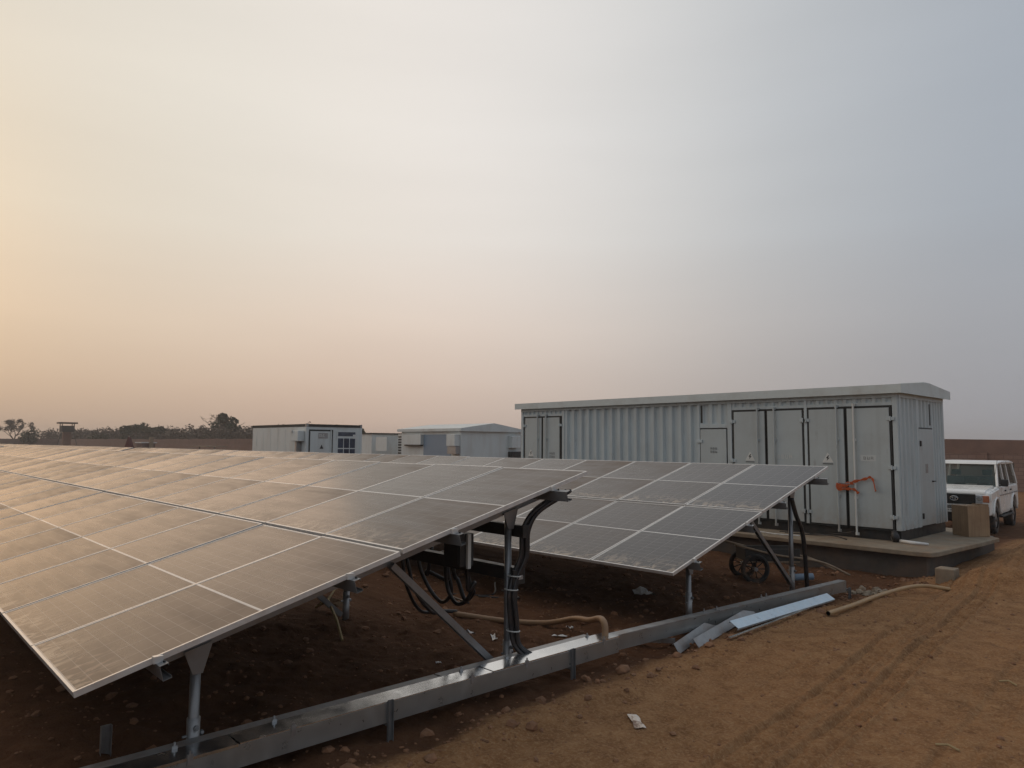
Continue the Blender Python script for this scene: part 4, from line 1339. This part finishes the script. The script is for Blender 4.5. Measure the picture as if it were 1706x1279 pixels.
for s in (-1, 1):
    pillar(s, 1.46, 1.93, .085); pillar(s, 2.44, 2.50); pillar(s, 3.30, 3.28); pillar(s, 4.58, 4.40, .12)
part('roof', MB().prism([(1.84, zt - .01), (1.95, zt + .055), (2.6, zt + .085), (3.9, zt + .075), (4.45, zt + .03), (4.47, zt - .02)], 'X', -hw + ti - .035, hw - ti + .035), M['carpaint'], car, world=False, bevel=.025)
mb = MB().add([(-hw + .05, 1.48, zb), (hw - .05, 1.48, zb), (hw - ti - .05, 1.93, zt), (-hw + ti + .05, 1.93, zt)], [(0, 1, 2, 3)])
ws = part('windscreen', mb, M['glass'], car, world=False)
for s, l in ((.35, .5), (-.35, .5)):
    part('wiper', MB().bar((s * .8, 1.452, zb + .02), (s * .8 + .28, 1.50, zb + .10), .015, .015), M['black'], ws, world=False)
for s in (-1, 1):
    for a, b_, c, d_ in ((1.56, 2.41, 2.46, 1.98), (2.48, 3.27, 3.25, 2.53), (3.34, 4.52, 4.35, 3.32)):
        mb = MB().add([(s * (hw - .01), a, zb), (s * (hw - .01), b_, zb), (s * (hw - ti), c, zt - .01), (s * (hw - ti), d_, zt - .01)], [(0, 1, 2, 3)])
        part('side_window', mb, M['glass'], car, world=False)
part('rear_panel', MB().box(-hw + .05, hw - .05, 4.45, 4.55, zb, zt), M['glass'], car, world=False)
part('dashboard', MB().box(-hw + .08, hw - .08, 1.52, 1.85, 1.05, 1.27), M['seat'], car, world=False, bevel=.02)
for s in (-.4, .4):
    st = part('seat', MB().box(s - .24, s + .24, 2.36, 2.50, .9, 1.50), M['seat'], car, world=False, bevel=.04)
    part('headrest', MB().box(s - .13, s + .13, 2.42, 2.50, 1.53, 1.70), M['seat'], st, world=False, bevel=.03)
part('rear_bench', MB().box(-.62, .62, 3.15, 3.3, .9, 1.48), M['seat'], car, world=False, bevel=.04)
part('steering_wheel', MB().torus((.40, 1.98, 1.28), (0, -.9, .45), .17, .016, 20, 6), M['black'], car, world=False)
# face
gr = part('grille', MB().box(-.50, .50, .085, .12, .82, 1.09), M['black'], car, world=False, bevel=.008)
for k in range(4):
    part('grille_bar', MB().box(-.49, .49, .076, .0845, .85 + .06 * k, .862 + .06 * k), M['rubber'], gr, world=False)


def ellipse_ring(mb, cx, cz, a, b_, r, y):
    P_ = [(cx + a * math.cos(t), y, cz + b_ * math.sin(t)) for t in np.linspace(0, 2 * math.pi, 25)]
    mb.tube(P_, r, 5, caps=False)


mb = MB(); ellipse_ring(mb, 0, .965, .095, .062, .009, .072); ellipse_ring(mb, 0, .965, .032, .058, .007, .072); ellipse_ring(mb, 0, .99, .07, .026, .007, .072)
part('emblem', mb, M['chrome'], gr, world=False, smooth=True)
for s in (-1, 1):
    h_ = part('headlight', MB().box(s * .505, s * .665, .080, .13, .86, 1.08), M['lamp'], car, world=False, bevel=.02)
    part('reflector', MB().cyl((s * .585, .0785, .97), (s * .585, .09, .97), .065, .06, n=18), M['chrome'], h_, world=False)
    part('indicator', MB().box(s * .670, s * (hw - .01), .088, .14, .88, 1.06), M['amber'], h_, world=False, bevel=.015)
bp = part('bumper', MB().prism([(-.02, .58), (-.05, .66), (-.02, .775), (.14, .775), (.14, .58)], 'X', -.80, .80), M['black'], car, world=False, bevel=.02)
part('bumper_trim', MB().box(-.78, .78, -.054, -.040, .735, .755), M['chrome'], bp, world=False)
npl = part('number_plate', MB().box(-.24, .24, -.066, -.0555, .60, .70), M['sign'], bp, world=False)
mb = MB()
q = random.Random(5)
for k in range(7):
    x = -.19 + k * .058
    mb.box(x, x + .012, -.0675, -.0665, .62, .68); mb.box(x + .026, x + .036, -.0675, -.0665, .62, .68)
    mb.box(x + .0125, x + .0255, -.0675, -.0665, .67 - .02 * (k % 2), .68 - .02 * (k % 2))
part('plate_characters', mb, M['ink'], npl, world=False)
part('lower_valance', MB().box(-.7, .7, .05, .3, .40, .57), M['black'], car, world=False)
for s in (-1, 1):
    mr = part('mirror', MB().box(s * (hw + .02), s * (hw + .20), 1.62, 1.70, 1.26, 1.46), M['black'], car, world=False, bevel=.03)
    part('mirror_arm', MB().bar((s * (hw - .02), 1.70, 1.27), (s * (hw + .1), 1.66, 1.30), .03, .03), M['black'], mr, world=False)
part('snorkel_aerial', MB().cyl((hw - .05, .9, 1.2), (hw + .02, 1.3, 2.0), .006, n=5), M['black'], car, world=False)
for s in (-1, 1):
    for cy in (.93, 3.68):
        x0, x1 = s * .60, s * .83
        mb = MB()
        P_ = [(x0, .30), (x0, .36), (x0 + s * .03, .385), (x1 - s * .03, .385), (x1, .36), (x1, .24)]
        k = 26
        v, fs = [], []
        for i in range(k):
            a = 2 * math.pi * i / k
            for xx, rr in P_: v.append((xx, cy + rr * math.cos(a), .385 + rr * math.sin(a)))
        for i in range(k):
            for j in range(len(P_) - 1):
                fs.append((i * 6 + j, ((i + 1) % k) * 6 + j, ((i + 1) % k) * 6 + j + 1, i * 6 + j + 1))
        mb.add(v, fs)
        wh = part('wheel', mb, M['tyre'], car, world=False)
        for i in range(k):
            a = 2 * math.pi * i / k
            mb2 = None
        part('rim', MB().cyl((s * .70, cy, .385), (s * .805, cy, .385), .235, .22, n=20).cyl((s * .80, cy, .385), (s * .835, cy, .385), .06, n=10), M['galv_dull'], wh, world=False)
part('spare_carrier', MB().cyl((0, 4.67, 1.0), (0, 4.88, 1.0), .36, n=24), M['tyre'], car, world=False, bevel=.03)

# ================================================================== small container by the wall, left
c1 = thing('small_container', 'small off-white container with a barred blue window and a black-edged door', 'container', (-31.55, 16.02, .25))
x1, y1, z0, zt_ = -31.55, 16.02, .25, 3.18
xl, yr = x1 - 6.1, y1 + 3.0
part('shell', MB().box(xl, x1, y1, yr, z0, zt_ - .12), M['paint_pale'], c1, bevel=.02)
for y in (y1 - .012, yr - .1):
    part('top_rail', MB().box(xl - .02, x1 - .08, y, y + .11, zt_ - .13, zt_), M['dark_wood'], c1)
part('end_rail', MB().box(x1 - .079, x1 + .02, y1 + .1, yr - .1, zt_ - .13, zt_ - .002), M['dark_wood'], c1)
part('roof_sheet', MB().box(xl + .02, x1 - .08, y1 + .1, yr - .1, zt_ - .119, zt_ - .05), M['paint_pale'], c1)
for yy_ in (y1 - .014, yr - .09):
    part('corner_casting', MB().box(x1 - .078, x1 + .024, yy_, yy_ + .11, zt_ - .14, zt_ + .02), M['galv_dull'], c1)
    part('corner_post', MB().box(x1 + .001, x1 + .02, yy_, yy_ + .11, z0, zt_ - .141), M['paint_pale'], c1)
d_ = part('door', MB().box(x1 + .001, x1 + .03, y1 + .20, y1 + 1.34, z0 + .1, 2.84), M['paint_pale'], c1)
mb = MB().box(x1 + .001, x1 + .024, y1 + .14, y1 + .199, z0, 2.92).box(x1 + .001, x1 + .024, y1 + 1.341, y1 + 1.40, z0, 2.92).box(x1 + .001, x1 + .024, y1 + .2, y1 + 1.34, 2.841, 2.92)
part('gasket', mb, M['rubber'], d_)
sg = part('sign_plate', MB().box(x1 + .031, x1 + .04, y1 + .62, y1 + 1.12, 2.50, 2.76), M['galv_dull'], d_)
mb = MB()
for k, yy_ in enumerate((.67, .76, .86)):
    mb.box(x1 + .041, x1 + .043, y1 + yy_, y1 + yy_ + .025, 2.56, 2.70); mb.box(x1 + .041, x1 + .043, y1 + yy_ + .026, y1 + yy_ + .07, 2.68 - .06 * (k % 2), 2.70 - .06 * (k % 2)); mb.box(x1 + .041, x1 + .043, y1 + yy_ + .05, y1 + yy_ + .07, 2.56, 2.63)
part('lettering', mb, M['sign'], sg)
part('warning_sign', MB().prism([(y1 + .70, 2.0), (y1 + .90, 2.0), (y1 + .80, 2.2)], 'X', x1 + .031, x1 + .036), M['ink'], d_)
part('lock_rod', MB().cyl((x1 + .05, y1 + 1.28, z0), (x1 + .05, y1 + 1.28, 2.9), .03, n=8), M['paint_pale'], d_)
wn_ = part('window', MB().box(x1 + .001, x1 + .02, y1 + 1.60, y1 + 2.78, z0 + .2, 2.86), M['paint_pale'], c1)
for k in range(3):
    for r_ in range(4):
        if r_ == 0:
            if k == 0: part('pane', MB().box(x1 + .021, x1 + .026, y1 + 1.68, y1 + 2.64, 2.62, 2.82), M['pane'], wn_)
        else:
            a = y1 + 1.68 + k * .33
            part('pane', MB().box(x1 + .021, x1 + .026, a, a + .29, 2.56 - r_ * .52, 2.56 - r_ * .52 + .47), M['pane'], wn_)
part('window_sticker', MB().box(x1 + .027, x1 + .03, y1 + 2.50, y1 + 2.66, 2.50, 2.70), M['sign'], wn_)
ac = part('air_conditioner', MB().box(x1 - .92, x1 - .16, y1 - .34, y1 - .002, 2.35, 2.86), M['paint_pale'], c1, bevel=.03)
part('bracket', MB().box(x1 - .62, x1 - .45, y1 - .26, y1 - .002, 1.5, 2.348), M['galv_dull'], ac)
part('top_lamp', MB().box(x1 - 1.02, x1 - .7, y1 - .40, y1 - .345, 2.80, 2.90), M['sign'], ac)
for k in range(6):
    part('seam', MB().box(xl + .5 + k * .85, xl + .53 + k * .85, y1 - .006, y1 - .001, z0, zt_ - .14), M['paint_pale'], c1)

# ------------------------------------------------------------------ far pale container and gabled cabin
c2 = thing('pale_container', 'pale cream container with a louvred panel beside the gabled cabin', 'container', (-48.8, 30, .25))
part('shell', MB().box(-53.5, -48.2, 29.98, 33, .25, 2.98), M['paint_pale'], c2)
part('top_rail', MB().box(-53.6, -48.1, 29.9, 33.05, 2.985, 3.08), M['dark_wood'], c2)
c3 = thing('gabled_cabin', 'grey gabled equipment cabin with a blue panel and wall boxes', 'cabin', (-37.45, 30.2, .25))
x3, y3 = -37.45, 30.2
part('wall', MB().box(x3 - 7.0, x3, y3, y3 + 5.55, .25, 3.12), M['paint_pale'], c3)
mb = MB().prism([(y3 - .2, 3.125), (y3 + 5.75, 3.125), (y3 + 5.75, 3.30), (y3 + 2.78, 3.72), (y3 - .2, 3.32)], 'X', x3 - 7.3, x3 + .2)
part('roof', mb, M['paint_pale'], c3)
part('blue_panel', MB().box(x3 - 4.2, x3 - 1.05, y3 - .02, y3 - .001, .4, 2.92), M['blue_panel'], c3)
part('wall_box', MB().box(x3 - 6.6, x3 - 4.25, y3 - .25, y3 - .002, 2.2, 2.92), M['paint_pale'], c3)
part('wall_box', MB().box(x3 - 6.2, x3 - 4.3, y3 - .30, y3 - .002, 2.10, 2.18), M['black'], c3)
a_ = part('wall_box', MB().box(x3 - 1.03, x3 - .10, y3 - .45, y3 - .002, 2.12, 2.9), M['paint_pale'], c3, bevel=.03)
part('louvre', MB().box(x3 - .95, x3 - .06, y3 - .40, y3 - .002, 1.6, 2.1), M['galv_dull'], c3)
a_ = part('wall_box', MB().box(x3 + .002, x3 + .45, y3 + 4.3, y3 + 5.1, 2.0, 2.85), M['paint_pale'], c3, bevel=.03)
part('louvre', MB().box(x3 + .002, x3 + .4, y3 + 4.3, y3 + 5.2, 1.2, 1.75), M['black'], c3)
lv = part('louvre_frame', MB().box(x3 - 7.75, x3 - 7.1, y3 + .2, y3 + .28, 1.2, 2.95), M['sign'], c3)
for k in range(7):
    part('slat', MB().box(x3 - 7.7, x3 - 7.15, y3 + .185, y3 + .199, 1.5 + .2 * k, 1.62 + .2 * k), M['black'], lv)
for px_ in (-9.6,):
    part('side_box', MB().box(x3 - 9.7, x3 - 8.2, y3 - .5, y3 - .26, 1.7, 2.75), M['paint_pale'], c2)
t = thing('area_lamp', 'white lamp on a slotted pole beside the left end of the long cabin', 'lamp', (-43.5, 41.4, 0))
part('pole', MB().box(-43.55, -43.40, 41.35, 41.5, -.2, 2.8), M['galv_dull'], t)
part('housing', MB().box(-43.8, -43.2, 41.2, 41.6, 3.0, 3.4), M['white'], t)
part('bracket', MB().box(-43.7, -43.25, 41.25, 41.55, 2.8, 2.999), M['black'], t)

# ================================================================== litter
def crumpled(name, cx, cy, w, h, rz, m, label, seed, amp=.012, lift=.012, cat='litter'):
    q = random.Random(seed)
    nx_, ny_ = 6, 4
    mb = MB(); v = []
    c_, s_ = math.cos(rz), math.sin(rz)
    for th in (0, 1):
        for j in range(ny_):
            for i in range(nx_):
                u, w_ = (i / (nx_ - 1) - .5) * w, (j / (ny_ - 1) - .5) * h * (1 + .15 * math.sin(i * 1.7 + seed))
                q2 = random.Random(seed * 1000 + j * 10 + i)
                x, y = cx + u * c_ - w_ * s_, cy + u * s_ + w_ * c_
                v.append((x, y, gz(x, y) + lift + q2.uniform(0, amp) - th * .003))
    n_ = nx_ * ny_
    fs = []
    for j in range(ny_ - 1):
        for i in range(nx_ - 1):
            a = j * nx_ + i
            fs.append((a, a + 1, a + nx_ + 1, a + nx_)); fs.append((n_ + a + nx_, n_ + a + nx_ + 1, n_ + a + 1, n_ + a))
    mb.add(v, fs)
    return solo(name, mb, M[m], label, cat)


m, nt, b = mat('printed_wrapper', (.6, .5, .42), .5)
nt.links.new(ramp(nt, noise(nt, 9, 3, dist=.6), [(.42, (.70, .64, .58)), (.56, (.62, .50, .40)), (.62, (.20, .11, .07)), (.72, (.16, .10, .07))]), b.inputs['Base Color'])
M['wrapper'] = m
crumpled('torn_wrapper', -3.82, 5.0, .30, .085, R(-39), 'wrapper', 'torn white and brown wrapper lying on the track in the foreground', 31)
crumpled('white_scrap', -7.15, 5.88, .22, .13, R(20), 'white', 'crumpled white plastic scrap under the brace of the nearest table', 32, .05)
crumpled('white_scrap', -6.72, 5.98, .32, .05, R(-35), 'white', 'thin white plastic strip right of the brace foot', 33, .03)
crumpled('white_scrap', -6.15, 6.55, .2, .06, R(10), 'white', 'small torn white scrap below the tan conduit', 34, .02)
crumpled('white_scrap', -6.4, 7.0, .09, .05, R(40), 'white', 'tiny white scrap touching the tan conduit', 35, .03)
crumpled('white_scrap', -6.35, 4.85, .07, .05, R(0), 'white', 'single white flake on the dark soil under the nearest table', 36, .02)
crumpled('grey_sack', -6.9, 9.25, .42, .16, R(-20), 'white', 'pale flattened sack in the shade under the second table', 37, .06)
for k, (x, y, w_) in enumerate(((-1.95, 6.3, .16), (-2.0, 8.35, .14), (-1.75, 5.0, .12))):
    solo('twig', MB().tube([G(x, y, .01), G(x + w_ * .5, y + .03, .03), G(x + w_, y + .01, .012)], .009, 5), M['dry'],
         ('short pale twig beside the middle tyre track', 'pale twig near the far bend of the tyre tracks', 'pale twig nearest the lower right corner of the track')[k], 'twig')
mb = MB().tube([G(-9.3, 4.95, .05), G(-8.7, 4.8, .25), G(-8.1, 4.6, .14), G(-7.75, 4.48, .01)], .02, 6)
mb.tube([G(-8.7, 4.8, .25), G(-9.0, 5.1, .34), G(-8.7, 5.3, .30)], .016, 6)
solo('dry_stalk', mb, M['dry'], 'bent dry stalk lying in the shade under the nearest table', 'stalk')
crumpled('cardboard_scrap', -9.0, 5.05, .42, .2, R(30), 'card', 'torn cardboard scrap beside the dry stalk', 38, .15, .06)
mb = MB()
for k in range(26):
    lump(mb, (-4.72 + rng.uniform(-.28, .25), 12.3 + rng.uniform(-.35, .45), gz(-4.7, 12.3) + rng.uniform(.0, .05)), rng.uniform(.03, .08), 500 + k)
part('rubble', mb, M['concrete'], None, kind='stuff', label='heap of pale rubble at the end of the narrow cable tray')
for k, (x, y, r) in enumerate(((-4.55, 2.55, .085), (-4.70, 5.95, .10), (-4.6, 6.75, .055), (-4.72, 4.35, .06))):
    mb = MB(); lump(mb, (x, y, gz(x, y) + r * .25), r, 700 + k)
    solo('soil_lump', mb, M['clod'], ('large lump of earth at the edge of the bank, bottom of the picture', 'round lump of earth beside the second tray support', 'lump of earth just past the end of the wide tray', 'lump of earth below the middle of the wide tray')[k], 'lump of earth', bevel=.01)

# ================================================================== dusty air
hz = MB().box(-690, 690, -690, 690, -3.0, 12.5)
m = bpy.data.materials.new('dusty_air'); m.use_nodes = True
nt = m.node_tree
nt.nodes.remove(nt.nodes['Principled BSDF'])
pv = N(nt, 'ShaderNodeVolumePrincipled')
pv.inputs['Color'].default_value = (.88, .84, .80, 1)
pv.inputs['Density'].default_value = .0009
pv.inputs['Anisotropy'].default_value = .2
nt.links.new(pv.outputs[0], nt.nodes['Material Output'].inputs['Volume'])
o = part('haze', hz, m, None, kind='stuff', label='thin dusty haze over the whole site')
